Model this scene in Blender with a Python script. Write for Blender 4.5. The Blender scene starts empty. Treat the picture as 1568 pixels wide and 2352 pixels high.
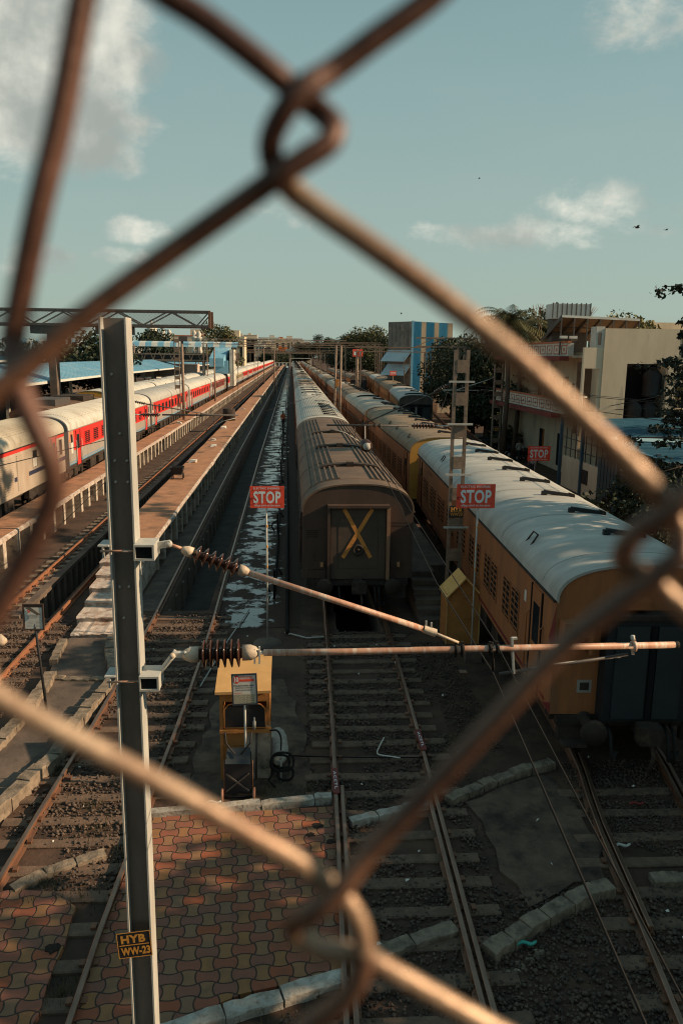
import bpy, math, random
import numpy as np
from mathutils import Vector, Matrix
R=math.radians
rng=random.Random(7); nr=np.random.default_rng(7)
scene=bpy.context.scene
col=scene.collection
# ------------------------------------------------------------------ camera
FPX=1780.; CX,CY=784.,1176.; H=7.7
roll=R(0.7)
def _cam():
    c,s=math.cos(roll),math.sin(roll)
    dx,dy=670.-CX,816.-CY
    ux,uy=c*dx+s*dy,-s*dx+c*dy
    p=math.atan2(-uy,FPX); yaw=-math.atan2(ux*math.cos(p),FPX)
    f=Vector((math.sin(yaw)*math.cos(p),math.cos(yaw)*math.cos(p),-math.sin(p)))
    r0=Vector((math.cos(yaw),-math.sin(yaw),0)); u0=r0.cross(f)
    return c*r0+s*u0,-s*r0+c*u0,f
CR,CU,CD=_cam()
def ray(x,y): return CD+CR*((x-CX)/FPX)-CU*((y-CY)/FPX)
def at(x,y,z=0.):
    d=ray(x,y); t=(z-H)/d.z; return Vector((d.x*t,d.y*t,z))
def aty(x,y,Y):
    d=ray(x,y); t=Y/d.y; return Vector((d.x*t,Y,d.z*t+H))
cd=bpy.data.cameras.new('camera'); cam=bpy.data.objects.new('camera',cd); col.objects.link(cam)
cam.matrix_world=Matrix(((CR.x,CU.x,-CD.x,0),(CR.y,CU.y,-CD.y,0),(CR.z,CU.z,-CD.z,H),(0,0,0,1)))
cd.sensor_fit='VERTICAL'; cd.sensor_height=36; cd.lens=FPX/2352*36
cd.clip_start=.02; cd.clip_end=6000
cd.dof.use_dof=True; cd.dof.focus_distance=24; cd.dof.aperture_fstop=8.6
scene.camera=cam
# ------------------------------------------------------------------ materials
MATS={}
def nodes(m):
    m.use_nodes=True; nt=m.node_tree; b=nt.nodes['Principled BSDF']; return nt,b
def L(nt,a,b): nt.links.new(a,b)
def mat(name,c1,c2=None,scale=4,rough=.8,metal=0,bump=0,bscale=None,lo=.35,hi=.68,stretch=(1,1,1),c3=None,s3=1.2,ior=1.45,coord='Object',lo3=.52,hi3=.68):
    if name in MATS: return MATS[name]
    m=bpy.data.materials.new(name); nt,b=nodes(m); N=nt.nodes
    b.inputs['Roughness'].default_value=rough; b.inputs['Metallic'].default_value=metal; b.inputs['IOR'].default_value=ior
    if rough>=.78: b.inputs['Specular IOR Level'].default_value=.22
    if c2 is None: c2=tuple(v*.62 for v in c1)
    tc=N.new('ShaderNodeTexCoord'); mp=N.new('ShaderNodeMapping'); mp.inputs['Scale'].default_value=stretch
    L(nt,tc.outputs[coord],mp.inputs['Vector'])
    no=N.new('ShaderNodeTexNoise'); no.inputs['Scale'].default_value=scale; no.inputs['Detail'].default_value=7; no.inputs['Roughness'].default_value=.65
    L(nt,mp.outputs[0],no.inputs['Vector'])
    mr=N.new('ShaderNodeMapRange'); mr.inputs[1].default_value=lo; mr.inputs[2].default_value=hi
    L(nt,no.outputs['Fac'],mr.inputs[0])
    mx=N.new('ShaderNodeMix'); mx.data_type='RGBA'; mx.inputs[6].default_value=(*c2,1); mx.inputs[7].default_value=(*c1,1)
    L(nt,mr.outputs[0],mx.inputs[0]); out=mx.outputs[2]
    if c3 is not None:
        n3=N.new('ShaderNodeTexNoise'); n3.inputs['Scale'].default_value=s3; n3.inputs['Detail'].default_value=9; n3.inputs['Roughness'].default_value=.7
        L(nt,mp.outputs[0],n3.inputs['Vector'])
        r3=N.new('ShaderNodeMapRange'); r3.inputs[1].default_value=lo3; r3.inputs[2].default_value=hi3
        L(nt,n3.outputs['Fac'],r3.inputs[0])
        m3=N.new('ShaderNodeMix'); m3.data_type='RGBA'; m3.inputs[7].default_value=(*c3,1)
        L(nt,r3.outputs[0],m3.inputs[0]); L(nt,out,m3.inputs[6]); out=m3.outputs[2]
    L(nt,out,b.inputs['Base Color'])
    if bump:
        nb=N.new('ShaderNodeTexNoise'); nb.inputs['Scale'].default_value=bscale or scale*6; nb.inputs['Detail'].default_value=5
        L(nt,tc.outputs[coord],nb.inputs['Vector'])
        bp=N.new('ShaderNodeBump'); bp.inputs['Strength'].default_value=min(1,bump); bp.inputs['Distance'].default_value=.02
        L(nt,nb.outputs['Fac'],bp.inputs['Height']); L(nt,bp.outputs[0],b.inputs['Normal'])
    MATS[name]=m; return m
CONC=mat('concrete',(.43,.22,.125),(.30,.155,.092),1.6,.9,bump=.35,bscale=14,c3=(.15,.095,.07),s3=.7)
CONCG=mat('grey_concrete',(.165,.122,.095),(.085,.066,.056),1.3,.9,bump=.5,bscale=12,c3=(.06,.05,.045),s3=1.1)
PILLAR=mat('whitewash_lit_edge',(.62,.55,.46),(.30,.24,.19),3,.9,bump=.3,bscale=20,c3=(.09,.075,.065),s3=2.2)
PILLD=mat('pillar_concrete',(.50,.40,.31),(.30,.235,.18),3,.9,bump=.3,bscale=20,c3=(.07,.06,.05),s3=2.2)
WHITEW=mat('whitewash',(.55,.53,.48),(.26,.22,.18),7,.9,bump=.6,bscale=22,c3=(.17,.12,.09),s3=3.5)
STEPM=mat('worn_whitewash',(.60,.54,.48),(.34,.25,.20),4,.9,bump=.5,bscale=18,c3=(.20,.11,.075),s3=3)
KERB=mat('old_kerb',(.30,.235,.175),(.14,.11,.085),5,.92,bump=.7,bscale=16,c3=(.08,.07,.055),s3=4)
DIRT=mat('dirt',(.105,.063,.045),(.046,.032,.026),1.1,.95,bump=.9,bscale=9,c3=(.115,.068,.045),s3=.5)
PITF=mat('pit_floor',(.055,.043,.037),(.025,.021,.019),1.5,.8,bump=.3)
PITW=mat('pit_wall',(.24,.18,.14),(.12,.09,.075),2,.9,bump=.4,stretch=(1,1,.3),c3=(.05,.045,.04),s3=2)
STONE=mat('ballast_stone',(.15,.108,.083),(.05,.041,.037),2.7,.85,c3=(.22,.155,.11),s3=14,lo3=.55,hi3=.78)
HUTR=mat('hut_roof',(.85,.50,.17),(.66,.38,.13),2.5,.75,c3=(.42,.28,.13),s3=2,lo3=.56,hi3=.72)
SLEEP=mat('sleeper_concrete',(.19,.122,.086),(.10,.07,.053),5,.9,bump=.5,bscale=25,c3=(.10,.07,.055),s3=3)
RAILM=mat('rusty_rail',(.24,.115,.065),(.14,.07,.045),9,.62,metal=.35,stretch=(1,.2,1))
RAILT=mat('worn_rail_head',(.30,.20,.15),(.19,.12,.09),9,.38,metal=.8,stretch=(1,.2,1))
RAILR=mat('orange_rust',(.34,.14,.068),(.19,.085,.05),6,.8,bump=.3)
GALV=mat('galvanised_steel',(.50,.49,.45),(.38,.37,.34),7,.55,metal=0,stretch=(1,1,.35),c3=(.40,.28,.20),s3=3,lo3=.58,hi3=.85)
WEB=mat('shaded_steel_web',(.20,.165,.14),(.13,.105,.09),5,.65,stretch=(1,1,.3),c3=(.24,.13,.08),s3=2,lo3=.58,hi3=.8)  # same mast steel, the flange's shade put into the colour
XPAINT=mat('faded_cross_paint',(.74,.29,.06),(.48,.19,.045),7,.7,c3=(.12,.07,.04),s3=9,lo3=.55,hi3=.75)
STEELD=mat('dark_steel',(.105,.09,.08),(.06,.053,.05),5,.6,metal=.1)
LATT=mat('lattice_steel',(.30,.215,.155),(.17,.12,.09),5,.65,metal=.3)
TUBEM=mat('red_oxide_tube',(.56,.32,.22),(.40,.20,.13),4,.5,stretch=(3,.6,.6),c3=(.58,.46,.38),s3=7,lo3=.5,hi3=.62)
CAPM=mat('cream_cap',(.62,.50,.38),(.45,.35,.26),6,.5,bump=.2)
PORC=mat('brown_porcelain',(.075,.030,.020),(.045,.02,.014),3,.16,ior=1.6)
WIREM=mat('cable',(.02,.018,.017),(.014,.013,.012),8,.8)
FENCE_LIT=mat('rust_wire_lit',(.56,.41,.285),(.30,.18,.115),38,.42,metal=.3,bump=.12,bscale=420,lo=.38,hi=.72)  # rusty wire, sunlight put into the paler colour
FENCE_SHADE=mat('rust_wire_shade',(.22,.112,.07),(.105,.056,.04),45,.45,metal=.3,bump=.12,bscale=420)
FENCE_DEEP_SHADE=mat('rust_wire_deep_shade',(.16,.078,.055),(.09,.046,.036),60,.5,metal=.3,bump=.12,bscale=420)  # rusty wire, shade put into the darker colour
BLACK=mat('black',(.02,.02,.022),(.012,.012,.014),5,.7)
DARK=mat('dark_void',(.012,.012,.014),(.008,.008,.01),5,.9)
GLASSD=mat('dark_glass',(.025,.03,.034),(.015,.018,.02),3,.12,ior=1.5)
WHITEP=mat('white_paint',(.68,.66,.60),(.55,.52,.46),5,.55)
REDS=mat('sign_red',(.86,.085,.04),(.78,.075,.036),3,.5)
LETW=mat('letter_white',(.74,.80,.80),(.70,.76,.76),6,.5)
YEL=mat('letter_yellow',(.80,.36,.06),(.60,.25,.045),14,.6)
SLABM=mat('oily_slab',(.165,.112,.078),(.085,.06,.046),2.2,.9,bump=.6,bscale=14,c3=(.035,.027,.023),s3=1.6,lo3=.46,hi3=.66)
OCHRE=mat('ochre_paint',(.46,.20,.06),(.34,.14,.045),3,.8,bump=.25,bscale=20,c3=(.26,.14,.06),s3=1.8,lo3=.58,hi3=.75)
OCHREL=mat('ochre_roof',(.60,.35,.135),(.48,.27,.10),2.5,.75,c3=(.42,.30,.14),s3=2,lo3=.56,hi3=.72)
COFF=mat('brown_coach_roof',(.15,.095,.06),(.10,.064,.043),1.2,.75,bump=.15,bscale=14,c3=(.17,.115,.075),s3=.5)
COFB=mat('brown_coach_side',(.085,.048,.033),(.05,.031,.024),1.2,.7,stretch=(1,1,.35),c3=(.045,.034,.03),s3=1.1)
COFP=mat('brown_end_panel',(.095,.064,.046),(.06,.043,.034),1.4,.75,c3=(.19,.105,.055),s3=2.6,lo3=.6,hi3=.8)
RIBW=mat('ivory_roof',(.60,.59,.53),(.46,.43,.37),1.2,.6,c3=(.30,.25,.20),s3=.9,lo3=.5,hi3=.75,stretch=(.6,1.5,1))
RIBG=mat('tan_roof',(.42,.35,.28),(.33,.27,.21),1.1,.65,c3=(.27,.2,.15),s3=.5)
GREYR=mat('grey_roof',(.48,.465,.425),(.34,.33,.305),1.1,.66,bump=.25,bscale=5,stretch=(.5,1.8,1),c3=(.30,.285,.26),s3=.9,lo3=.5,hi3=.74)
DUSTR=mat('dusty_roof',(.29,.205,.125),(.19,.135,.088),1.0,.75,c3=(.15,.12,.09),s3=.8,bump=.2,stretch=(.6,1.6,1),lo3=.5,hi3=.72)
DUSTR2=mat('sooty_roof',(.23,.165,.11),(.16,.115,.08),.9,.75,c3=(.13,.10,.08),s3=.5)
ORNG=mat('orange_side',(.40,.145,.048),(.29,.105,.038),1.6,.7,bump=.12,bscale=3,stretch=(1,1,.22),c3=(.17,.08,.042),s3=1.7,lo3=.48,hi3=.72)
ORND=mat('soiled_orange_side',(.46,.22,.065),(.33,.15,.05),1.6,.7,stretch=(1,1,.25),c3=(.12,.075,.045),s3=1.5)
YELE=mat('yellow_end',(.62,.33,.06),(.50,.25,.05),1.5,.65,c3=(.30,.15,.05),s3=1.5)
MAROON=mat('maroon_stripe',(.20,.022,.02),(.14,.018,.018),3,.6)
REDT=mat('red_side',(.68,.036,.028),(.58,.034,.027),1.2,.45,c3=(.38,.045,.035),s3=1)
REDD=mat('dark_red_side',(.26,.045,.03),(.20,.035,.025),1.2,.5)
STRAW=mat('straw_side',(.50,.42,.26),(.42,.35,.22),1.2,.5)
GREYS=mat('grey_side',(.36,.33,.30),(.28,.25,.22),1.2,.5,stretch=(1,1,.3),c3=(.26,.19,.14),s3=1.2)
BLUEL=mat('blue_line',(.10,.28,.42),(.08,.23,.36),3,.5)
CREAM=mat('cream_side',(.46,.385,.31),(.36,.295,.235),1.2,.5,stretch=(1,1,.3),c3=(.36,.26,.18),s3=1.3)
NAVY=mat('navy_stripe',(.03,.04,.08),(.025,.03,.06),3,.5)
UNDER=mat('underframe',(.06,.045,.037),(.03,.024,.021),3,.85,c3=(.15,.095,.06),s3=2,lo3=.56,hi3=.75)
TINB=mat('blue_tin',(.20,.42,.56),(.15,.34,.47),1.0,.5,c3=(.33,.47,.54),s3=.4)
TINBD=mat('deep_blue_tin',(.045,.16,.235),(.035,.125,.19),1.2,.55,c3=(.08,.2,.26),s3=.5)
TINW=mat('white_tin',(.62,.62,.58),(.5,.5,.46),1.2,.55)
TINRUST=mat('rusty_tin',(.33,.22,.14),(.23,.15,.10),1.0,.8,stretch=(3,1,1))
PLAST=mat('cream_plaster',(.66,.545,.40),(.52,.42,.30),.7,.9,bump=.1,c3=(.33,.28,.22),s3=1.1,stretch=(1,1,.25),lo3=.56,hi3=.74)
PLASTW=mat('pale_plaster',(.60,.57,.50),(.50,.46,.39),.8,.9,c3=(.38,.34,.3),s3=.9)
PINKP=mat('terracotta_trim',(.50,.17,.09),(.40,.13,.07),2,.8)
BRICKO=mat('orange_building',(.50,.17,.06),(.40,.13,.05),2,.85)
TRUNK=mat('bark',(.13,.09,.065),(.07,.05,.04),6,.95,bump=.7,stretch=(1,1,.3))
def leafm(n,c1,c2): 
    m=mat(n,c1,c2,.9,.65,coord='Object'); m.node_tree.nodes['Principled BSDF'].inputs['Specular IOR Level'].default_value=.25; return m
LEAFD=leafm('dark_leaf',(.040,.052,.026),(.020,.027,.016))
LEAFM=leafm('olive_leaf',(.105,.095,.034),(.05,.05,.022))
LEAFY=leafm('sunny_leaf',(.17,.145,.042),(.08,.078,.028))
LEAFC=leafm('conifer_leaf',(.030,.038,.026),(.016,.02,.015))
DRY=mat('dry_twig',(.27,.19,.13),(.18,.12,.08),5,.9)
SKIN=mat('skin',(.16,.085,.055),(.13,.07,.045),5,.6)
GRASS=mat('dry_grass',(.11,.10,.045),(.06,.055,.03),3,.9)
TYRE=mat('tyre_rubber',(.022,.021,.02),(.014,.014,.014),8,.8)
HAIR=mat('hair',(.012,.011,.01),(.01,.01,.01),8,.6)
# paving with interlocking dumb-bell blocks
def paving_mat():
    m=bpy.data.materials.new('interlocking_pavers'); nt,b=nodes(m); N=nt.nodes
    def mth(op,a,b_=None,c=None):
        n=N.new('ShaderNodeMath'); n.operation=op
        for i,v in enumerate((a,b_,c)):
            if v is None: continue
            if isinstance(v,(int,float)): n.inputs[i].default_value=v
            else: L(nt,v,n.inputs[i])
        return n.outputs[0]
    tc=N.new('ShaderNodeTexCoord'); mp=N.new('ShaderNodeMapping'); mp.inputs['Rotation'].default_value=(0,0,R(-4)); mp.inputs['Scale'].default_value=(1/.232,1/.205,1)
    L(nt,tc.outputs['Object'],mp.inputs['Vector'])
    nz=N.new('ShaderNodeTexNoise'); nz.inputs['Scale'].default_value=1.1; nz.inputs['Detail'].default_value=2
    L(nt,tc.outputs['Object'],nz.inputs['Vector'])
    ms=N.new('ShaderNodeVectorMath'); ms.operation='MULTIPLY_ADD'; ms.inputs[1].default_value=(.35,.35,0); L(nt,nz.outputs['Color'],ms.inputs[0]); L(nt,mp.outputs[0],ms.inputs[2])
    sp=N.new('ShaderNodeSeparateXYZ'); L(nt,ms.outputs[0],sp.inputs[0]); u,v=sp.outputs[0],sp.outputs[1]
    pu=mth('MULTIPLY',u,math.pi); pv=mth('MULTIPLY',v,math.pi)
    sv=mth('SINE',pv); sv2=mth('ADD',sv,mth('MULTIPLY',mth('SIGN',sv),.35))
    u2=mth('SUBTRACT',u,mth('MULTIPLY',mth('MULTIPLY',mth('COSINE',pu),sv2),.16))
    v2=mth('ADD',v,mth('MULTIPLY',mth('MULTIPLY',mth('COSINE',pv),mth('SINE',pu)),.15))
    fu,fv=mth('FLOOR',u2),mth('FLOOR',v2)
    ck=mth('MODULO',mth('ABSOLUTE',mth('ADD',fu,fv)),2.0)
    def edge(x):
        f=mth('FRACT',x); return mth('MINIMUM',f,mth('SUBTRACT',1.0,f))
    e=mth('MINIMUM',edge(u2),edge(v2))
    g=N.new('ShaderNodeMapRange'); g.inputs[1].default_value=.025; g.inputs[2].default_value=.065; L(nt,e,g.inputs[0])
    cb=N.new('ShaderNodeCombineXYZ'); L(nt,fu,cb.inputs[0]); L(nt,fv,cb.inputs[1])
    wn=N.new('ShaderNodeTexWhiteNoise'); wn.noise_dimensions='2D'; L(nt,cb.outputs[0],wn.inputs['Vector'])
    mx=N.new('ShaderNodeMix'); mx.data_type='RGBA'; mx.inputs[6].default_value=(.26,.125,.053,1); mx.inputs[7].default_value=(.265,.080,.040,1); L(nt,ck,mx.inputs[0])
    hv=N.new('ShaderNodeHueSaturation'); L(nt,mx.outputs[2],hv.inputs['Color']); L(nt,mth('ADD',mth('MULTIPLY',wn.outputs['Value'],.3),.82),hv.inputs['Value'])
    L(nt,mth('ADD',mth('MULTIPLY',wn.outputs['Value'],.2),.85),hv.inputs['Saturation'])
    nd=N.new('ShaderNodeTexNoise'); nd.inputs['Scale'].default_value=3.2; nd.inputs['Detail'].default_value=9; nd.inputs['Roughness'].default_value=.75; L(nt,tc.outputs['Object'],nd.inputs['Vector'])
    rd=N.new('ShaderNodeMapRange'); rd.inputs[1].default_value=.47; rd.inputs[2].default_value=.72; rd.inputs[4].default_value=.6; L(nt,nd.outputs['Fac'],rd.inputs[0])
    md=N.new('ShaderNodeMix'); md.data_type='RGBA'; md.inputs[7].default_value=(.10,.058,.036,1); L(nt,rd.outputs[0],md.inputs[0]); L(nt,hv.outputs[0],md.inputs[6])
    mg=N.new('ShaderNodeMix'); mg.data_type='RGBA'; mg.inputs[6].default_value=(.03,.022,.017,1); L(nt,g.outputs[0],mg.inputs[0]); L(nt,md.outputs[2],mg.inputs[7])
    L(nt,mg.outputs[2],b.inputs['Base Color']); b.inputs['Roughness'].default_value=.85
    bp=N.new('ShaderNodeBump'); bp.inputs['Distance'].default_value=.012; bp.inputs['Strength'].default_value=.9
    L(nt,mth('ADD',g.outputs[0],mth('MULTIPLY',nd.outputs['Fac'],.4)),bp.inputs['Height']); L(nt,bp.outputs[0],b.inputs['Normal'])
    return m
PAVE=paving_mat()
def wet_mat():
    m=bpy.data.materials.new('wet_ground'); nt,b=nodes(m); N=nt.nodes
    tc=N.new('ShaderNodeTexCoord'); mp=N.new('ShaderNodeMapping'); mp.inputs['Scale'].default_value=(.75,.8,1); L(nt,tc.outputs['Object'],mp.inputs['Vector'])
    no=N.new('ShaderNodeTexNoise'); no.inputs['Scale'].default_value=1.5; no.inputs['Detail'].default_value=12; no.inputs['Roughness'].default_value=.68; L(nt,mp.outputs[0],no.inputs['Vector'])
    sx=N.new('ShaderNodeSeparateXYZ'); L(nt,tc.outputs['Object'],sx.inputs[0])
    ad=N.new('ShaderNodeMath'); ad.operation='ADD'; ad.inputs[1].default_value=1.35; L(nt,sx.outputs[0],ad.inputs[0]); ab=N.new('ShaderNodeMath'); ab.operation='ABSOLUTE'; L(nt,ad.outputs[0],ab.inputs[0])
    mk=N.new('ShaderNodeMapRange'); mk.inputs[1].default_value=.35; mk.inputs[2].default_value=1.25; mk.inputs[3].default_value=.035; mk.inputs[4].default_value=-.14; L(nt,ab.outputs[0],mk.inputs[0])
    a2=N.new('ShaderNodeMath'); a2.operation='ADD'; L(nt,no.outputs['Fac'],a2.inputs[0]); L(nt,mk.outputs[0],a2.inputs[1])
    mr=N.new('ShaderNodeMapRange'); mr.inputs[1].default_value=.50; mr.inputs[2].default_value=.565; L(nt,a2.outputs[0],mr.inputs[0])
    mx=N.new('ShaderNodeMix'); mx.data_type='RGBA'; mx.inputs[6].default_value=(.062,.04,.03,1); mx.inputs[7].default_value=(.03,.028,.026,1); L(nt,mr.outputs[0],mx.inputs[0]); L(nt,mx.outputs[2],b.inputs['Base Color'])
    r2=N.new('ShaderNodeMapRange'); r2.inputs[3].default_value=.75; r2.inputs[4].default_value=.03; L(nt,mr.outputs[0],r2.inputs[0]); L(nt,r2.outputs[0],b.inputs['Roughness'])
    r3=N.new('ShaderNodeMapRange'); r3.inputs[3].default_value=1.18; r3.inputs[4].default_value=2.7; L(nt,mr.outputs[0],r3.inputs[0]); L(nt,r3.outputs[0],b.inputs['IOR'])
    nb=N.new('ShaderNodeTexNoise'); nb.inputs['Scale'].default_value=12; L(nt,tc.outputs['Object'],nb.inputs['Vector'])
    iv=N.new('ShaderNodeMath'); iv.operation='SUBTRACT'; iv.inputs[0].default_value=1; L(nt,mr.outputs[0],iv.inputs[1])
    bp=N.new('ShaderNodeBump'); bp.inputs['Distance'].default_value=.02; L(nt,nb.outputs['Fac'],bp.inputs['Height']); L(nt,iv.outputs[0],bp.inputs['Strength']); L(nt,bp.outputs[0],b.inputs['Normal'])
    return m
WET=wet_mat()
# ------------------------------------------------------------------ mesh builder
class MB:
    def __init__(s): s.v=[]; s.f=[]; s.m=[]; s.sm=[]; s.mats=[]
    def mi(s,m):
        if m not in s.mats: s.mats.append(m)
        return s.mats.index(m)
    def add(s,vs,fs,m,smooth=False):
        o=len(s.v); k=s.mi(m); s.v+= [tuple(p) for p in vs]
        for f in fs: s.f.append(tuple(i+o for i in f)); s.m.append(k); s.sm.append(smooth)
        return s
    def box(s,x0,x1,y0,y1,z0,z1,m,jit=0):
        v=[(x,y,z) for z in (z0,z1) for y in (y0,y1) for x in (x0,x1)]
        if jit: v=[tuple(c+rng.uniform(-jit,jit) for c in p) for p in v]
        return s.add(v,[(0,2,3,1),(4,5,7,6),(0,1,5,4),(2,6,7,3),(0,4,6,2),(1,3,7,5)],m)
    def obox(s,c,ax,ay,az,m,smooth=False):
        c,ax,ay,az=map(Vector,(c,ax,ay,az))
        v=[c+ax*i+ay*j+az*k for k in (-1,1) for j in (-1,1) for i in (-1,1)]
        return s.add(v,[(0,2,3,1),(4,5,7,6),(0,1,5,4),(2,6,7,3),(0,4,6,2),(1,3,7,5)],m)
    def bar(s,p,q,w,h,m,up=(0,0,1)):
        p,q=Vector(p),Vector(q); d=q-p; u=Vector(up); x=d.cross(u)
        if x.length<1e-6: x=d.cross(Vector((0,1,0)))
        x.normalize(); z=x.cross(d).normalized()
        return s.obox((p+q)/2,x*w/2,d/2,z*h/2,m)
    def tube(s,pts,r,m,n=8,cap=True,smooth=True):
        pts=[Vector(p) for p in pts]; rs=r if isinstance(r,(list,tuple)) else [r]*len(pts)
        vs=[]; u=None
        for i,p in enumerate(pts):
            d=(pts[min(i+1,len(pts)-1)]-pts[max(i-1,0)])
            if d.length<1e-9: d=Vector((0,0,1))
            d.normalize()
            if u is None: u=d.orthogonal().normalized()
            else:
                u=u-d*u.dot(d); u=u.normalized() if u.length>1e-6 else d.orthogonal().normalized()
            w=d.cross(u)
            vs+=[p+(u*math.cos(2*math.pi*k/n)+w*math.sin(2*math.pi*k/n))*rs[i] for k in range(n)]
        fs=[(i*n+k,i*n+(k+1)%n,(i+1)*n+(k+1)%n,(i+1)*n+k) for i in range(len(pts)-1) for k in range(n)]
        s.add(vs,fs,m,smooth)
        if cap:
            o=len(s.v)-len(vs); k=s.mi(m)
            s.f.append(tuple(o+j for j in reversed(range(n)))); s.m.append(k); s.sm.append(False)
            o2=o+(len(pts)-1)*n; s.f.append(tuple(o2+j for j in range(n))); s.m.append(k); s.sm.append(False)
        return s
    def lathe(s,p,q,prof,m,n=16):   # prof: (t 0..1 along pq, radius)
        p,q=Vector(p),Vector(q); d=q-p; e=d.normalized(); u=e.orthogonal().normalized(); w=e.cross(u)
        vs=[p+d*t+(u*math.cos(2*math.pi*k/n)+w*math.sin(2*math.pi*k/n))*r for t,r in prof for k in range(n)]
        fs=[(i*n+k,i*n+(k+1)%n,(i+1)*n+(k+1)%n,(i+1)*n+k) for i in range(len(prof)-1) for k in range(n)]
        return s.add(vs,fs,m,True)
    def prism(s,pts,z0,z1,m,side=None):
        n=len(pts); a=sum(pts[i][0]*pts[(i+1)%n][1]-pts[(i+1)%n][0]*pts[i][1] for i in range(n))
        if a<0: pts=pts[::-1]
        s.add([(p[0],p[1],z1) for p in pts],[tuple(range(n))],m)
        vs=[(p[0],p[1],z) for z in (z0,z1) for p in pts]
        return s.add(vs,[(i,(i+1)%n,(i+1)%n+n,i+n) for i in range(n)],side or m)
    def quad(s,a,b,c,d,m): return s.add([a,b,c,d],[(0,1,2,3)],m)
    def text(s,body,c,u,v,w,h,m,thick=.002):
        V,Fc=TEXTS[body]; c,u,v=Vector(c),Vector(u).normalized(),Vector(v).normalized(); nrm=u.cross(v)
        return s.add([c+u*(x*w)+v*(y*h)+nrm*thick for x,y in V],Fc,m)
    def build(s,name,parent=None,**tags):
        me=bpy.data.meshes.new(name); me.from_pydata(s.v,[],s.f)
        for m in s.mats: me.materials.append(m)
        me.polygons.foreach_set('material_index',s.m); me.polygons.foreach_set('use_smooth',s.sm); me.update()
        return place(me,name,parent,**tags)
def place(me,name,parent=None,**tags):
    o=bpy.data.objects.new(name,me); col.objects.link(o)
    if parent is not None:
        o.parent=parent
        if parent.parent is None: o.matrix_parent_inverse=Matrix.Translation(-parent.location)
    return tag(o,**tags)
def tag(o,label=None,cat=None,group=None,kind=None):
    if label: o['label']=label
    if cat: o['category']=cat
    if group: o['group']=group
    if kind: o['kind']=kind
    return o
def thing(name,label,cat,loc=(0,0,0),group=None):
    o=bpy.data.objects.new(name,None); col.objects.link(o); o.location=loc; o.empty_display_size=.2
    return tag(o,label,cat,group)
def dup(root,loc,rz=0,label=None,group=None,only=None):
    c=root.copy(); col.objects.link(c); c.location=loc; c.rotation_euler=(0,0,rz)
    if label: c['label']=label
    if group: c['group']=group
    def rec(a,b):
        for ch in list(a.children):
            if only and ch.name.split('.')[0] not in only: continue
            d=ch.copy(); col.objects.link(d); d.parent=b
            rec(ch,d)
    rec(root,c); return c
ORD=[]
ORD0=['first','second','third','fourth','fifth','sixth','seventh','eighth','ninth','tenth','eleventh','twelfth','thirteenth','fourteenth','fifteenth','sixteenth','seventeenth','eighteenth','nineteenth','twentieth']
for i in range(40): ORD.append(ORD0[i] if i<20 else ('twenty-'+ORD0[i-21] if i not in(20,) else 'twentieth') if i<30 else 'thirty-'+ORD0[max(0,i-31)])
# ---- lettering, made once in the still empty scene
TEXTS={}
def make_texts(lst):
    obs=[]
    for body,off,cond in lst:
        cu=bpy.data.curves.new('t','FONT'); cu.body=body; cu.size=1; cu.offset=off; cu.resolution_u=3; cu.space_character=cond
        o=bpy.data.objects.new('t',cu); col.objects.link(o); obs.append((body,o))
    dg=bpy.context.evaluated_depsgraph_get()
    for body,o in obs:
        me=bpy.data.meshes.new_from_object(o.evaluated_get(dg))
        v=np.array([(p.co.x,p.co.y) for p in me.vertices]) if len(me.vertices) else np.zeros((3,2))
        mn,mx=v.min(0),v.max(0); v=(v-(mn+mx)/2)/np.maximum(mx-mn,1e-6)
        TEXTS[body]=([tuple(p) for p in v],[tuple(p.vertices) for p in me.polygons])
        bpy.data.meshes.remove(me)
    for body,o in obs:
        cu=o.data; bpy.data.objects.remove(o); bpy.data.curves.remove(cu)
HIN='विद्युत इंजनों का रोक-स्थल'
PT=['TOTAL LENGTH OF PITLINE : 540 Mtrs','CAPACITY (ICF COACHES) : 24','CAPACITY (LHB COACHES) : 22']
PTB=['No. of Water Hydrants','No. of HP jet tapping points','No. of pit lights','Washing facilities','230V plug points']
make_texts([('STOP',.03,1.08),('ELECTRIC ENGINES',.012,1.1),(HIN,.008,1),('HYB',.045,1.12),('WW-23',.045,1.04),('WW20',.015,1),('WW19',.015,1),('10',.03,.9),('PITLINE',.012,1),('9',.02,1),
  ('Facilities',.01,1),('Available',.005,1),('ACETL',.01,1.2),('←',.02,1),('GRC',.01,1),('SECOND CLASS',.005,1)]+[(t,.02,.95) for t in PT]+[(t,.006,1) for t in PTB])
def catmull(pts,n=6):
    P=[Vector(p) for p in pts]; P=[P[0]*2-P[1]]+P+[P[-1]*2-P[-2]]; out=[]
    for i in range(1,len(P)-2):
        for k in range(n):
            t=k/n; a,b,c,d=P[i-1],P[i],P[i+1],P[i+2]
            out.append(.5*((2*b)+(c-a)*t+(2*a-5*b+4*c-d)*t*t+(3*b-a-3*c+d)*t**3))
    out.append(P[-2]); return out
def interp(path,y):
    for (x0,y0),(x1,y1) in zip(path,path[1:]):
        if y<=y1: return x0+(x1-x0)*(y-y0)/(y1-y0)
    return path[-1][0]
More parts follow.
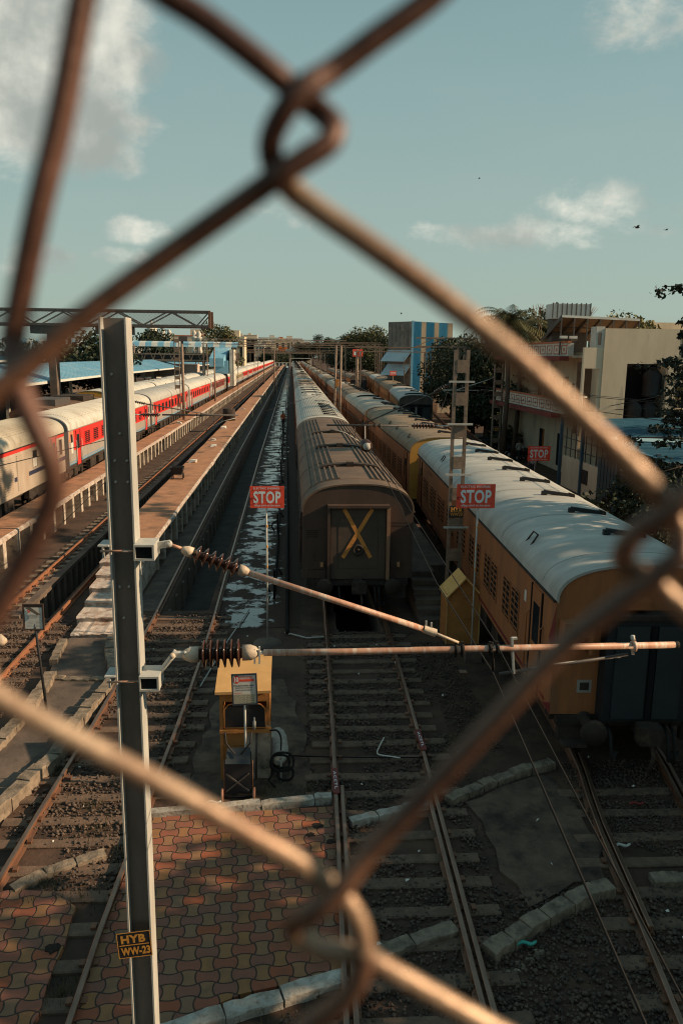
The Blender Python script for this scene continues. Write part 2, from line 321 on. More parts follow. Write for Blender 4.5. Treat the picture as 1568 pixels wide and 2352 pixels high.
# ---- leaf clouds
def leaves(name,cen,rad,n,size,mats,parent,seed,flat=1.0,jit=.5,**tags):
    g=np.random.default_rng(seed); cen=np.asarray(cen,float); rad=np.asarray(rad,float)
    k=g.integers(0,len(cen),n); d=g.normal(size=(n,3)); d/=np.linalg.norm(d,axis=1,keepdims=True)
    p=cen[k]+d*(rad[k]*(g.random(n)**.45))[:,None]*np.array([1,1,flat])
    a=g.normal(size=(n,3)); a/=np.linalg.norm(a,axis=1,keepdims=True)
    b=np.cross(a,g.normal(size=(n,3))); b/=np.linalg.norm(b,axis=1,keepdims=True)
    sz=size*(.6+.8*g.random(n))[:,None]
    V=np.stack([p-a*sz,p+b*sz*.55,p+a*sz,p-b*sz*.55],1).reshape(-1,3).astype(np.float32)
    me=bpy.data.meshes.new(name); me.vertices.add(4*n); me.vertices.foreach_set('co',V.ravel())
    me.loops.add(4*n); me.loops.foreach_set('vertex_index',np.arange(4*n,dtype=np.int32))
    me.polygons.add(n); me.polygons.foreach_set('loop_start',np.arange(0,4*n,4,dtype=np.int32)); me.polygons.foreach_set('loop_total',np.full(n,4,np.int32))
    for m in mats: me.materials.append(m)
    if len(mats)>1: me.polygons.foreach_set('material_index',g.integers(0,len(mats),n).astype(np.int32))
    me.update(calc_edges=True)
    return place(me,name,parent,**tags)
def tree(label,x,y,z0,h,cr,ch,n,ls,mats,seed,tr=.22,group=None,nc=16,name='tree',sparse=.33,flat=0):
    g=np.random.default_rng(seed); t=thing(name,label,'tree',(x,y,z0),group)
    b=MB(); top=h-ch*.45; pts=[]; rs=[]
    for i in range(6):
        f=i/5; pts.append((x+g.normal()*.12*h*.1*(i>0),y+g.normal()*.12*h*.1*(i>0),z0-.1+f*(top+.1))); rs.append(tr*(1-.6*f))
    b.tube(pts,rs,TRUNK,8); cen=[];rad=[]
    for k in range(nc):
        a=2*math.pi*(k*.618+g.random()*.15); e=math.sqrt((k+.5)/nc); zz=z0+h-ch+ch*(.12+.76*g.random())
        q=2*(zz-(z0+h-ch/2))/ch; wid=1 if flat else math.sqrt(max(.12,1-q*q*.85))
        c=(x+cr*.82*e*wid*math.cos(a),y+cr*.82*e*wid*math.sin(a),zz); cen.append(c); rad.append(cr*(sparse+.16*g.random()))
        st=Vector(pts[3+k%3]); en=Vector(c); mid=(st+en)/2+Vector((0,0,.1*cr)); b.tube([st,mid,en],[tr*.35,tr*.2,tr*.06],TRUNK,5)
    b.build('trunk',t)
    leaves('crown',cen,rad,n,ls,mats,t,seed+1,flat=.8); return t
# ------------------------------------------------------------------ light and sky
EL=R(27); AZ=R(97)
SUN=Vector((math.sin(AZ)*math.cos(EL),math.cos(AZ)*math.cos(EL),math.sin(EL)))
ld=bpy.data.lights.new('sun','SUN'); lo=bpy.data.objects.new('sun',ld); col.objects.link(lo)
ld.energy=5.0; ld.angle=R(.5); ld.color=(1,.73,.46); lo.rotation_euler=SUN.to_track_quat('Z','Y').to_euler(); lo.location=(60,10,60)
def world():
    w=bpy.data.worlds.new('World'); scene.world=w; w.use_nodes=True; nt=w.node_tree; N=nt.nodes; bg=N['Background']
    def vm(op,a,b=None):
        n=N.new('ShaderNodeVectorMath'); n.operation=op
        for i,v in enumerate((a,b)):
            if v is None: continue
            if isinstance(v,(tuple,Vector)): n.inputs[i].default_value=v
            else: L(nt,v,n.inputs[i])
        return n
    def mr(a,i0,i1,o0=0,o1=1,sm=True):
        n=N.new('ShaderNodeMapRange'); n.interpolation_type='SMOOTHSTEP' if sm else 'LINEAR'
        for i,v in ((1,i0),(2,i1),(3,o0),(4,o1)): n.inputs[i].default_value=v
        L(nt,a,n.inputs[0]); return n.outputs[0]
    def mth(op,a,b):
        n=N.new('ShaderNodeMath'); n.operation=op
        for i,v in enumerate((a,b)):
            if isinstance(v,(int,float)): n.inputs[i].default_value=v
            else: L(nt,v,n.inputs[i])
        return n.outputs[0]
    sky=N.new('ShaderNodeTexSky'); sky.sky_type='NISHITA'; sky.sun_disc=False; sky.sun_elevation=EL; sky.sun_rotation=AZ; sky.air_density=1.3; sky.dust_density=1.6; sky.ozone_density=1.5
    hs=N.new('ShaderNodeHueSaturation'); hs.inputs['Saturation'].default_value=.62; L(nt,sky.outputs[0],hs.inputs['Color'])
    tint=N.new('ShaderNodeMix'); tint.data_type='RGBA'; tint.blend_type='MULTIPLY'; tint.inputs[0].default_value=1; tint.inputs[7].default_value=SKYTINT; L(nt,hs.outputs[0],tint.inputs[6])
    tc=N.new('ShaderNodeTexCoord'); d=tc.outputs['Generated']
    no=N.new('ShaderNodeTexNoise'); no.inputs['Scale'].default_value=10; no.inputs['Detail'].default_value=9; no.inputs['Roughness'].default_value=.62; no.inputs['Distortion'].default_value=.15
    mp=N.new('ShaderNodeMapping'); mp.inputs['Scale'].default_value=(1,1,1.7); L(nt,d,mp.inputs['Vector']); L(nt,mp.outputs[0],no.inputs['Vector'])
    tot=None
    for (px,py,rx,rz,amt) in CLOUDS:
        dr=ray(px,py).normalized(); df=vm('SUBTRACT',d,tuple(dr)); sc=vm('MULTIPLY',df.outputs[0],(1/rx,1/rx,1/rz)); ln=vm('LENGTH',sc.outputs[0])
        k=mr(ln.outputs['Value'],.25,1,amt,0)
        tot=k if tot is None else mth('MAXIMUM',tot,k)
    den=mr(mth('ADD',no.outputs['Fac'],mth('MULTIPLY',tot,.45)),.68,1.0)
    den=mth('MULTIPLY',den,mr(tot,0,.25))
    n2=N.new('ShaderNodeTexNoise'); n2.inputs['Scale'].default_value=9; n2.inputs['Detail'].default_value=6; L(nt,d,n2.inputs['Vector'])
    cc=N.new('ShaderNodeMix'); cc.data_type='RGBA'; cc.inputs[6].default_value=(3.5,3.85,3.55,1); cc.inputs[7].default_value=(7.8,7.7,6.7,1); L(nt,mr(n2.outputs['Fac'],.36,.62),cc.inputs[0])
    se=N.new('ShaderNodeSeparateXYZ'); L(nt,d,se.inputs[0]); rp=N.new('ShaderNodeValToRGB'); L(nt,se.outputs[2],rp.inputs[0]); e=rp.color_ramp.elements
    e[0].position=0; e[0].color=(.375,.46,.395,1); e[1].position=.62; e[1].color=(.15,.27,.30,1)
    for ps,cl_ in ((.12,(.345,.45,.41,1)),(.30,(.265,.395,.39,1)),(.45,(.20,.33,.345,1))): k=e.new(ps); k.color=cl_
    r10=N.new('ShaderNodeMix'); r10.data_type='RGBA'; r10.blend_type='MULTIPLY'; r10.inputs[0].default_value=1; r10.inputs[7].default_value=(10,10,10,1); L(nt,rp.outputs[0],r10.inputs[6])
    air=N.new('ShaderNodeMix'); air.data_type='RGBA'; air.inputs[0].default_value=.8; L(nt,tint.outputs[2],air.inputs[6]); L(nt,r10.outputs[2],air.inputs[7])
    veil=N.new('ShaderNodeMix'); veil.data_type='RGBA'; L(nt,air.outputs[2],veil.inputs[6]); veil.inputs[7].default_value=(4.1,4.6,4.2,1)
    n3=N.new('ShaderNodeTexNoise'); n3.inputs['Scale'].default_value=2.2; n3.inputs['Detail'].default_value=7; m3=N.new('ShaderNodeMapping'); m3.inputs['Scale'].default_value=(1,1,4); L(nt,d,m3.inputs['Vector']); L(nt,m3.outputs[0],n3.inputs['Vector'])
    L(nt,mth('MULTIPLY',mr(n3.outputs['Fac'],.45,.75),.16),veil.inputs[0])
    mx=N.new('ShaderNodeMix'); mx.data_type='RGBA'; L(nt,den,mx.inputs[0]); L(nt,veil.outputs[2],mx.inputs[6]); L(nt,cc.outputs[2],mx.inputs[7])
    L(nt,mx.outputs[2],bg.inputs['Color']); bg.inputs['Strength'].default_value=.084
SKYTINT=(.82,1.0,.94,1)
CLOUDS=[(20,50,.22,.15,1.8),(90,240,.18,.12,1.3),(20,390,.09,.03,.7),(1530,30,.15,.06,.8),(1390,470,.12,.05,.68),(1500,500,.12,.045,.6),(1010,540,.16,.03,.45),(310,530,.08,.028,.8),(280,590,.07,.022,.7),(660,480,.09,.05,.6),(110,600,.09,.04,.6),(440,655,.08,.03,.5),(1250,545,.2,.04,.6)]
world()
vs=scene.view_settings; vs.view_transform='Standard'; vs.look='None'; vs.exposure=.33; vs.gamma=1
scene.cycles.filter_width=1.1; scene.cycles.use_denoising=True; scene.cycles.max_bounces=6; scene.cycles.diffuse_bounces=3; scene.cycles.glossy_bounces=3
# ------------------------------------------------------------------ ground with the three pits
PIT1=(-3.85,-2.55,22.9,560); PIT2=(-8.3,-7.15,22.3,560); PITC=(1.28,2.58,20.9,560)
def ground():
    xs=sorted({-900,-60,-8.3,-7.15,-3.85,-2.55,1.28,2.58,60,900}); ys=sorted({-30,4,20.9,22.3,22.9,560,900,2500})
    b=MB()
    for i in range(len(xs)-1):
        for j in range(len(ys)-1):
            cx,cy=(xs[i]+xs[i+1])/2,(ys[j]+ys[j+1])/2
            if any(p[0]<cx<p[1] and p[2]<cy<p[3] for p in (PIT1,PIT2,PITC)): continue
            b.quad((xs[i],ys[j],0),(xs[i+1],ys[j],0),(xs[i+1],ys[j+1],0),(xs[i],ys[j+1],0),DIRT)
    b.build('ground',kind='structure')
    for p,step in ((PIT1,1.6),(PIT2,.75),(PITC,1.6)):
        x0,x1,y0,y1=p; b=MB(); z=-1.05
        b.quad((x0,y0,z),(x1,y0,z),(x1,y1,z),(x0,y1,z),PITF)
        b.quad((x0,y0,z),(x0,y0,0),(x1,y0,0),(x1,y0,z),PITW)
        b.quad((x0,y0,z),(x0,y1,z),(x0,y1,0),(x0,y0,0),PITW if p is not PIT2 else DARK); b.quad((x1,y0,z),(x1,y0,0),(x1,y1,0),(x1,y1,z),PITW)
        y=y0+.3
        while y<(120 if p is PIT2 else 60):
            b.box(x0+.003,x0+(.22 if p is PIT2 else .07),y,y+.32,z,-.06 if p is PIT2 else -.15,PITW); y+=step
        if p is PIT2: b.box(x0+.003,x0+.26,y0+.1,y1-1,-.10,.045,CONCG)
        b.build('pit',kind='structure')
ground()
def sheet(name,pts,z,m,kind='structure',edge=0,seed=1):
    g=random.Random(seed); P=[]
    n=len(pts)
    for i in range(n):
        a,c=Vector((*pts[i],0)),Vector((*pts[(i+1)%n],0)); k=max(1,int((c-a).length/.35)) if edge else 1
        for j in range(k):
            q=a+(c-a)*(j/k)
            if edge: q+=Vector((g.uniform(-edge,edge),g.uniform(-edge,edge),0))
            P.append((q.x,q.y))
    b=MB(); b.prism(P,-.02,z,m); b.build(name,kind=kind)
sheet('wet_floor',[(-2.28,21.3),(.25,21.3),(.25,555),(-2.28,555)],.012,WET)
sheet('pit_apron',[(-4.8,22.9),(-4.15,22.9),(-4.15,555),(-4.8,555)],.010,CONCG)
sheet('concrete_slab',[(3.11,12.1),(3.2,10.8),(3.3,9.6),(3.9,9.75),(4.6,10.1),(4.85,10.5),(5.0,11.6),(4.85,13.1),(4.0,12.8)],.045,SLABM,edge=.10)
sheet('hut_plinth',[(-1.95,12.3),(.35,12.45),(.2,15.2),(.0,16.3),(-.3,17.5),(-1.2,17.6),(-1.75,16)],.04,SLABM,edge=.11,seed=4)
sheet('paving',[(-2.42,11.9),(-2.5,10),(-2.62,7.3),(-1.5,7.7),(-.6,8.15),(.66,8.42),(.74,10),(.80,12.1)],.075,PAVE)
sheet('paving',[(-6.2,7.0),(-3.0,7.3),(-2.98,9.1),(-3.02,9.8),(-3.45,10.15),(-4.3,10.2),(-6.2,10.1)],.07,PAVE,edge=.03)
sheet('path',[(-6.05,20.45),(-4.75,20.45),(-4.2,17.5),(-4.45,15.6),(-4.5,13.8),(-4.9,11.9),(-6.0,9),(-7.5,9),(-6.4,12.5),(-5.75,14.2),(-5.7,15.7),(-5.75,17.3),(-5.95,18.6)],.07,CONCG)
sheet('side_path',[(15.2,38),(17.2,38),(18.2,58),(21,80),(25,110),(22.5,110),(18.6,80),(15.9,58)],.02,DIRT)
sheet('yard_walkway',[(3.85,24.2),(5.0,24.2),(5.1,555),(3.85,555)],1.05,CONCG)
for i,(x,y,r) in enumerate(((.42,11.55,.09),(.30,11.3,.07),(.62,11.1,.08),(.42,8.75,.1),(-2.4,11.6,.1),(-3.12,9.0,.1),(.68,10.2,.06))):
    g=random.Random(i); sheet('dirt_patch',[(x+r*g.uniform(.6,1.25)*math.cos(a*.5236),y+r*g.uniform(.5,1.1)*math.sin(a*.5236)) for a in range(12)],.082,mat('dark_soil',(.04,.028,.022),(.02,.016,.014),9,.95,bump=.8,bscale=40))
# ------------------------------------------------------------------ kerb stones
def kerbs(pts,m,label,group,w=.24,h=.2,step=.42,seed=1,gap=.02):
    g=random.Random(seed)
    P=[Vector((p[0],p[1],0)) for p in pts]; d=[0]
    for a,c in zip(P,P[1:]): d.append(d[-1]+(c-a).length)
    def pos(t):
        for i in range(len(P)-1):
            if t<=d[i+1]: return P[i]+(P[i+1]-P[i])*((t-d[i])/(d[i+1]-d[i]))
        return P[-1]
    t=0
    while t<d[-1]-.1:
        s=min(step*g.uniform(.8,1.25),d[-1]-t); a,c=pos(t+gap/2),pos(t+s-gap/2); t+=s
        x=(c-a); x.normalize(); y=Vector((-x.y,x.x,0)); n=6; b=MB(); vs=[]; hh=h*g.uniform(.85,1.1)
        L_=(c-a).length; off=y*g.uniform(-.015,.015)
        for k in range(n+1):
            p=a+x*(L_*k/n)+off; e=.008 if k in (0,n) else 0
            for sx,z in ((-1,-.02),(-1,hh-.014-e),(-.93,hh-e),(.93,hh-e),(1,hh-.014-e),(1,-.02)):
                vs.append(p+y*(w/2*sx*(1-e)+g.uniform(-.009,.009))+Vector((0,0,z+g.uniform(-.008,.008)))+x*g.uniform(-.006,.006))
        fs=[(k*6+j,k*6+j+1,(k+1)*6+j+1,(k+1)*6+j) for k in range(n) for j in range(5)]+[tuple(range(6)),tuple(n*6+j for j in reversed(range(6)))]
        b.add(vs,fs,m); o=b.build('kerb_stone'); tag(o,label,'kerb stone',group)
kerbs([(-2.42,11.98),(-1.63,12.04),(-.82,12.12),(-.38,12.22),(.22,12.32),(.7,12.34)],WHITEW,'whitewashed kerb stone between the brick paving and the yellow kiosk','kerb stones along the far edge of the paving',.16,.15,.8,2)
kerbs([(-2.4,7.25),(-1.54,7.60),(-1.0,7.82),(-.38,8.0),(.3,8.22),(.68,8.34)],WHITEW,'whitewashed kerb stone along the near edge of the brick paving','kerb stones along the near edge of the paving',.22,.13,.8,3)
kerbs([(.96,11.62),(1.5,11.8),(2.0,11.95),(2.5,12.08)],WHITEW,'pale kerb stone laid between the rails of the central track','kerb stones between the central rails',.17,.15,.55,4)
kerbs([(1.0,8.62),(1.6,8.9),(2.25,9.15)],KERB,'grey kerb stone crossing the near end of the central track','near kerb stones between the central rails',.22,.12,.6,5)
kerbs([(2.72,12.15),(3.39,12.6),(4.35,13.12),(4.98,13.35)],KERB,'grey kerb stone along the far edge of the concrete slab','kerb stones along the far edge of the slab',.2,.15,.36,6)
kerbs([(2.55,8.62),(3.14,9.02),(3.89,9.46),(4.26,9.68),(4.68,9.78)],KERB,'chunky kerb stone along the near edge of the concrete slab','kerb stones along the near edge of the slab',.24,.19,.42,7)
kerbs([(-4.8,20.2),(-4.72,19.4),(-4.18,17.46),(-4.43,15.65),(-4.5,13.83),(-4.75,12.92),(-5.05,11.7),(-5.9,9.6)],KERB,'weathered kerb stone on the track side of the sloping path','kerb stones on the right of the path',.27,.26,.46,8)
kerbs([(-6.08,20.1),(-5.93,18.6)],KERB,'kerb stone on the far left edge of the path','kerb stones by the foot of the steps',.2,.22,.5,9)
kerbs([(-5.78,17.9),(-5.72,17.3),(-5.68,15.7),(-5.78,14.2),(-6.4,12.5),(-7.4,9.2)],KERB,'kerb stone on the left edge of the path behind the leaning board','kerb stones on the left of the path',.27,.22,.46,10)
kerbs([(-5.95,17.75),(-5.3,17.68),(-4.35,17.6)],KERB,'low kerb stone laid across the path','kerb stones across the path',.2,.13,.55,11)
kerbs([(-4.05,10.2),(-3.6,10.62),(-2.9,11.0)],KERB,'sunken grey kerb stone between the rails left of the mast','kerb stones in the left track',.2,.1,.5,12)
kerbs([(5.35,9.95),(6.0,9.95),(6.6,9.98)],KERB,'grey kerb stone between the rails at the right edge','kerb stones in the right track',.24,.13,.5,13)
# ------------------------------------------------------------------ tracks
TC=[(1.42,4.5),(1.51,8),(1.6,11),(1.72,15),(1.81,19),(1.88,22),(1.93,26),(1.95,560)]
T1=[(-3.43,4.5),(-3.43,9),(-3.35,12),(-3.24,15),(-3.18,18),(-3.15,22),(-3.2,30),(-3.3,60),(-3.3,560)]
T2=[(-7.78,8),(-7.75,22),(-7.75,560)]
TR=[(4.9,4.5),(5.38,7.4),(5.62,9),(5.95,11.5),(6.36,13.5),(6.95,24),(7.25,34),(6.98,45),(6.98,560)]
def rail_mb(path,off,y0,y1,dy,z=0,headm=RAILT,bodym=RAILM):
    ys=[y0]; 
    while ys[-1]<y1: ys.append(min(y1,ys[-1]+dy*(1 if ys[-1]<30 else 6)))
    prof=[(-.07,.02),(-.07,.035),(-.012,.05),(-.012,.125),(-.036,.135),(-.036,.165),(-.026,.172),(.026,.172),(.036,.165),(.036,.135),(.012,.125),(.012,.05),(.07,.035),(.07,.02)]
    b=MB(); vs=[]; n=len(prof)
    for y in ys:
        x=interp(path,y)+off; vs+=[(x+px,y,z+pz) for px,pz in prof]
    fb=[];fh=[]
    for i in range(len(ys)-1):
        for k in range(n-1):
            (fh if k in(5,6,7) else fb).append((i*n+k,i*n+k+1,(i+1)*n+k+1,(i+1)*n+k))
    b.add(vs,fb,bodym); b.add(vs,fh,headm); b.add(vs[:n],[tuple(range(n))],bodym); return b
def track(label,path,y0,y1,sl,check=None,z=0,headm=RAILT,group=None,bodym=RAILM):
    t=thing('railway_track',label,'railway track',(interp(path,y0),y0,0),group)
    for s in (-1,1): rail_mb(path,s*.8725,y0,y1,1.0,z,headm,bodym).build('rail',t)
    if check:
        for s in (-1,1):
            b=rail_mb(path,s*.755,check[0],check[1],.8,z); b.build('check_rail',t)
    y=sl[0]
    while y<sl[1]:
        x=interp(path,y)+rng.uniform(-.05,.05); b=MB(); w=.115+rng.uniform(-.01,.012); hw=1.36+rng.uniform(-.05,.05); sk=rng.uniform(-.02,.02)
        n=8; vs=[]
        for k in range(n+1):
            u=-hw+2*hw*k/n; dip=-.018*math.cos(u/hw*1.2)+rng.uniform(-.004,.004)
            for yy,zz in ((-w,-.05),(-w,.05),(-w*.8,.066),(w*.8,.066),(w,.05),(w,-.05)): vs.append((x+u,y+yy+sk*u,z+zz+dip-.004))
        b.add(vs,[(k*6+j,k*6+j+1,(k+1)*6+j+1,(k+1)*6+j) for k in range(n) for j in range(5)]+[(0,1,2,3,4,5),tuple(n*6+j for j in (5,4,3,2,1,0))],SLEEP)
        for s in (-1,1):
            for q in (-1,1): b.box(x+s*.8725+q*.085-.035,x+s*.8725+q*.085+.035,y-.05,y+.05,z+.055,z+.095,RAILM)
        b.build('sleeper',t); y+=sl[2]*rng.uniform(.93,1.07)
    return t
tc_=track('central rusty track running under the brown coach marked with an X',TC,5,555,(5.2,20.6,.60),(6.0,12.6))
track('track with an open inspection pit left of the wet strip',T1,5,555,(5.5,22.4,.64))
t2_=track('far left track on a pit between the two raised platforms',T2,14,555,(14,22.0,.64),headm=RAILR,bodym=RAILR)
track('track curving under the orange coach at the right edge',TR,5,555,(5.2,12.4,.66),(8.9,13.6))
for i,(path,lab) in enumerate((([(10.2,20),(12.1,60),(14.4,100),(17.5,160)],'dark track right of the orange train leading to the sooty coach'),([(12.6,20),(14.2,48),(17,75),(22,120)],'dark track beside the dirt path on the right'))):
    t=thing('railway_track',lab,'railway track',(path[0][0],path[0][1],0))
    for s in (-1,1): rail_mb(path,s*.8725,path[0][1],path[-1][1],2,0).build('rail',t)
    b=MB(); y=path[0][1]
    while y<path[-1][1]:
        x=interp(path,y); b.box(x-1.3,x+1.3,y-.11,y+.11,-.05,.03,SLEEP); y+=.75
    o=b.build('sleeper',t); o['kind']='stuff'
# sleeper blocks carrying the pit rail
y=22.8; k=0
while y<84 and k<98:
    b=MB(); x=-8.6; b.box(x-.52,x+.33,y-.13,y+.13,-.02,.052,KERB,jit=.012)
    for q in (-1,1): b.box(x+q*.1-.035,x+q*.1+.035,y-.06,y+.06,.05,.115,RAILR)
    b.build('sleeper_block',t2_); y+=.65; k+=1
# red rail-joint tags
for x,y,z in ((interp(TC,12.75)-.8725,12.75,0),(interp(TC,14.2)+.8725,14.2,0)):
    b=MB(); b.box(x-.055,x+.055,y-.42,y+.42,.168,.19,mat('tag_red',(.20,.03,.025),(.14,.025,.02),5,.6)); b.text('ACETL',(x,y,.19),(0,-1,0),(1,0,0),.6,.05,LETW)
    o=b.build('rail_joint_tag'); tag(o,'dark red lettered plate lying on the %s central rail'%('left' if x<1.5 else 'right'),'rail plate')
# ------------------------------------------------------------------ ballast stones
def ballast(name,n,region,seed,smin,smax,hump=.055):
    g=np.random.default_rng(seed); P=region(g,n); n=len(P)
    base=np.array([(1,0,0),(-1,0,0),(0,1,0),(0,-1,0),(0,0,1),(0,0,-1),(.6,.6,.55),(-.6,-.6,.5)])[:6]
    fc=np.array([(0,2,4),(2,1,4),(1,3,4),(3,0,4),(2,0,5),(1,2,5),(3,1,5),(0,3,5)])
    s=(smin+(smax-smin)*g.random(n)**2)[:,None,None]
    V=base[None]*(.65+.6*g.random((n,6,1)))*np.array([1,.8,.7])*s
    a=g.random(n)*6.28; ti=g.normal(size=n)*.5
    ca,sa,ct,st=np.cos(a),np.sin(a),np.cos(ti),np.sin(ti); Z=np.zeros(n); O=np.ones(n)
    Rz=np.stack([np.stack([ca,-sa,Z],1),np.stack([sa,ca,Z],1),np.stack([Z,Z,O],1)],1); Rx=np.stack([np.stack([O,Z,Z],1),np.stack([Z,ct,-st],1),np.stack([Z,st,ct],1)],1)
    V=np.einsum('nij,nkj->nki',Rz@Rx,V)+np.concatenate([P,g.random((n,1))*hump+.0],1)[:,None,:]
    V=V.reshape(-1,3).astype(np.float32); F=(fc[None]+np.arange(n)[:,None,None]*6).reshape(-1,3).astype(np.int32)
    me=bpy.data.meshes.new(name); me.vertices.add(len(V)); me.vertices.foreach_set('co',V.ravel()); me.loops.add(F.size); me.loops.foreach_set('vertex_index',F.ravel())
    me.polygons.add(len(F)); me.polygons.foreach_set('loop_start',np.arange(0,F.size,3,dtype=np.int32)); me.polygons.foreach_set('loop_total',np.full(len(F),3,np.int32))
    me.materials.append(STONE); me.update(calc_edges=True); place(me,name,kind='stuff')
def strip(path,y0,y1,w,keep=lambda x,y:True):
    def f(g,n):
        y=y0+(y1-y0)*g.random(n); px=np.interp(y,[p[1] for p in path],[p[0] for p in path]); x=px+w*(g.random(n)*2-1)*(.75+.25*g.random(n))
        ok=np.array([keep(a,b) for a,b in zip(x,y)]); return np.stack([x,y],1)[ok]
    return f
cl=nr.normal(size=(9,2))
patch=lambda x,y: (math.sin(x*2.3+y*1.1)+math.sin(y*1.7-x*1.3+1))>-.9
ballast('ballast',15000,strip(TC,6.2,20.8,1.75,lambda x,y:(not(x<.85 and 7.9<y<12.4)) and not(x>3.05 and 9.2<y<12.9) and patch(x,y) and not(x<.3 and y>12.4)),1,.016,.05)
ballast('ballast',8500,strip(T1,10.1,22.6,1.35,lambda x,y:patch(x+1,y)),2,.018,.055)
ballast('ballast',9000,strip(TR,6.0,9.9,3.2,lambda x,y:x>2.2),3,.018,.055)
ballast('ballast',4000,strip(TR,9.9,13.5,1.3,lambda x,y:x>5.0 and patch(x,y)),5,.016,.045)
ballast('ballast',6000,strip(T2,13.5,22.0,1.6),4,.02,.055)
ballast('ballast',900,lambda g,n:np.stack([3.0+2.1*g.random(n)**1.0,9.3+4*g.random(n)],1),8,.008,.028,.03)
ballast('ballast',700,lambda g,n:np.stack([-2.0+2.4*g.random(n),12.5+4.5*g.random(n)],1),9,.006,.022,.03)
ballast('ballast',2600,lambda g,n:np.stack([3.3+.9*g.random(n),14+6*g.random(n)],1),6,.012,.04)
# ------------------------------------------------------------------ raised platforms
def platform(label,x0,x1,y0,y1,z,step,xp,steps=None):
    t=thing('platform',label,'platform',((x0+x1)/2,y0,0)); b=MB(); n=120; g=random.Random(5)
    vs=[];prof=[(x0,z-.16),(x0,z-.02),(x0+.05,z),(x1-.09,z),(x1,z-.03),(x1,z-.16),(x1-.12,z-.2)]; m=len(prof)
    for i in range(n+1):
        y=y0+(y1-y0)*(i/n)**1.6
        vs+=[(px+(g.uniform(-.022,.022) if k in (1,4,5) else 0),y,pz+(g.uniform(-.02,.012) if k in(4,5) else 0)) for k,(px,pz) in enumerate(prof)]
    b.add(vs,[(i*m+k,i*m+k+1,(i+1)*m+k+1,(i+1)*m+k) for i in range(n) for k in (0,1,2)],CONC)
    b.add(vs,[(i*m+k,i*m+k+1,(i+1)*m+k+1,(i+1)*m+k) for i in range(n) for k in (3,4,5)],STEPM)
    b.add(vs[:m],[tuple(reversed(range(m)))],CONC); b.build('slab',t)
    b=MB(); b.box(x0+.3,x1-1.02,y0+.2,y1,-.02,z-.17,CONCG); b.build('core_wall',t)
    y=y0+.35; k=0; rest=MB()
    while y<y1-.5:
        q=MB() if k<98 else rest
        w=g.uniform(.12,.16); q.box(xp-.9,xp,y-w,y+w,-.02,z-.165,PILLD,jit=.008); q.box(xp+.002,xp+.035+g.uniform(-.01,.01),y-w,y+w,-.02,z-.168,PILLAR,jit=.006)  # whitewashed edge strip made whiter than the fin, sunlight put into its colour
        if k<98: q.build('pillar',t)
        y+=step*g.uniform(.97,1.03); k+=1
    if rest.v: rest.build('pillar',t)['kind']='stuff'
    if steps:
        b=MB(); ns=7; ya,yb=steps; g=random.Random(9)
        for i in range(ns):
            f=i/ns; zz=z*(i+1)/(ns+1); yy=ya+(yb-ya)*f; x_0=x0+.42*(1-f)+.06*g.random(); x_1=x1-.08-.05*g.random(); N=10; vs=[]
            for k in range(N+1):
                x=x_0+(x_1-x_0)*k/N
                for a,c in ((yb+.3,-.02),(yb+.3,zz),(yy+.02,zz),(yy-.035,zz-.02),(yy-.03,zz-.055),(yy,zz-.08),(yy,-.02)): vs.append((x,a+g.uniform(-.016,.016),c+g.uniform(-.012,.012)))
            b.add(vs,[(k*7+j,k*7+j+1,(k+1)*7+j+1,(k+1)*7+j) for k in range(N) for j in range(6)]+[tuple(range(6,-1,-1)),tuple(N*7+j for j in range(7))],STEPM)
        b.build('steps',t)
    return t
platform('raised concrete walkway with a flight of whitewashed steps at its near end',-6.5,-4.82,27.3,550,1.2,1.55,-4.86,(20.6,27.3))
platform('raised concrete platform beside the red coaches',-11.7,-10.3,14,550,1.15,1.5,-10.36)
t=thing('stairs','dark concrete stairs beside the end of the brown coach','stairs',(4.0,21.3,0)); b=MB()
for i in range(6): b.box(3.72,4.5,21.35+i*.42,24.2,(-.02 if i==0 else 1.05*i/6.+.002),1.05*(i+1)/6-.004,CONCG,jit=.006)
b.build('steps',t); b=MB(); b.prism([(4.52,21.3),(4.66,21.3),(4.66,24.2),(4.52,24.2)],-.02,.4,CONCG); b.build('side_wall',t)
# ---- end-wall across the far end of the yard
b=MB(); b.box(-24,2,566,566.6,0,2.6,PLASTW)
for i in range(6): b.box(-16+i*2.6,-14.8+i*2.6,565.9,565.98,.3,2.2,DARK)
tag(b.build('boundary_wall'),'long pale wall closing the far end of the platforms','wall')
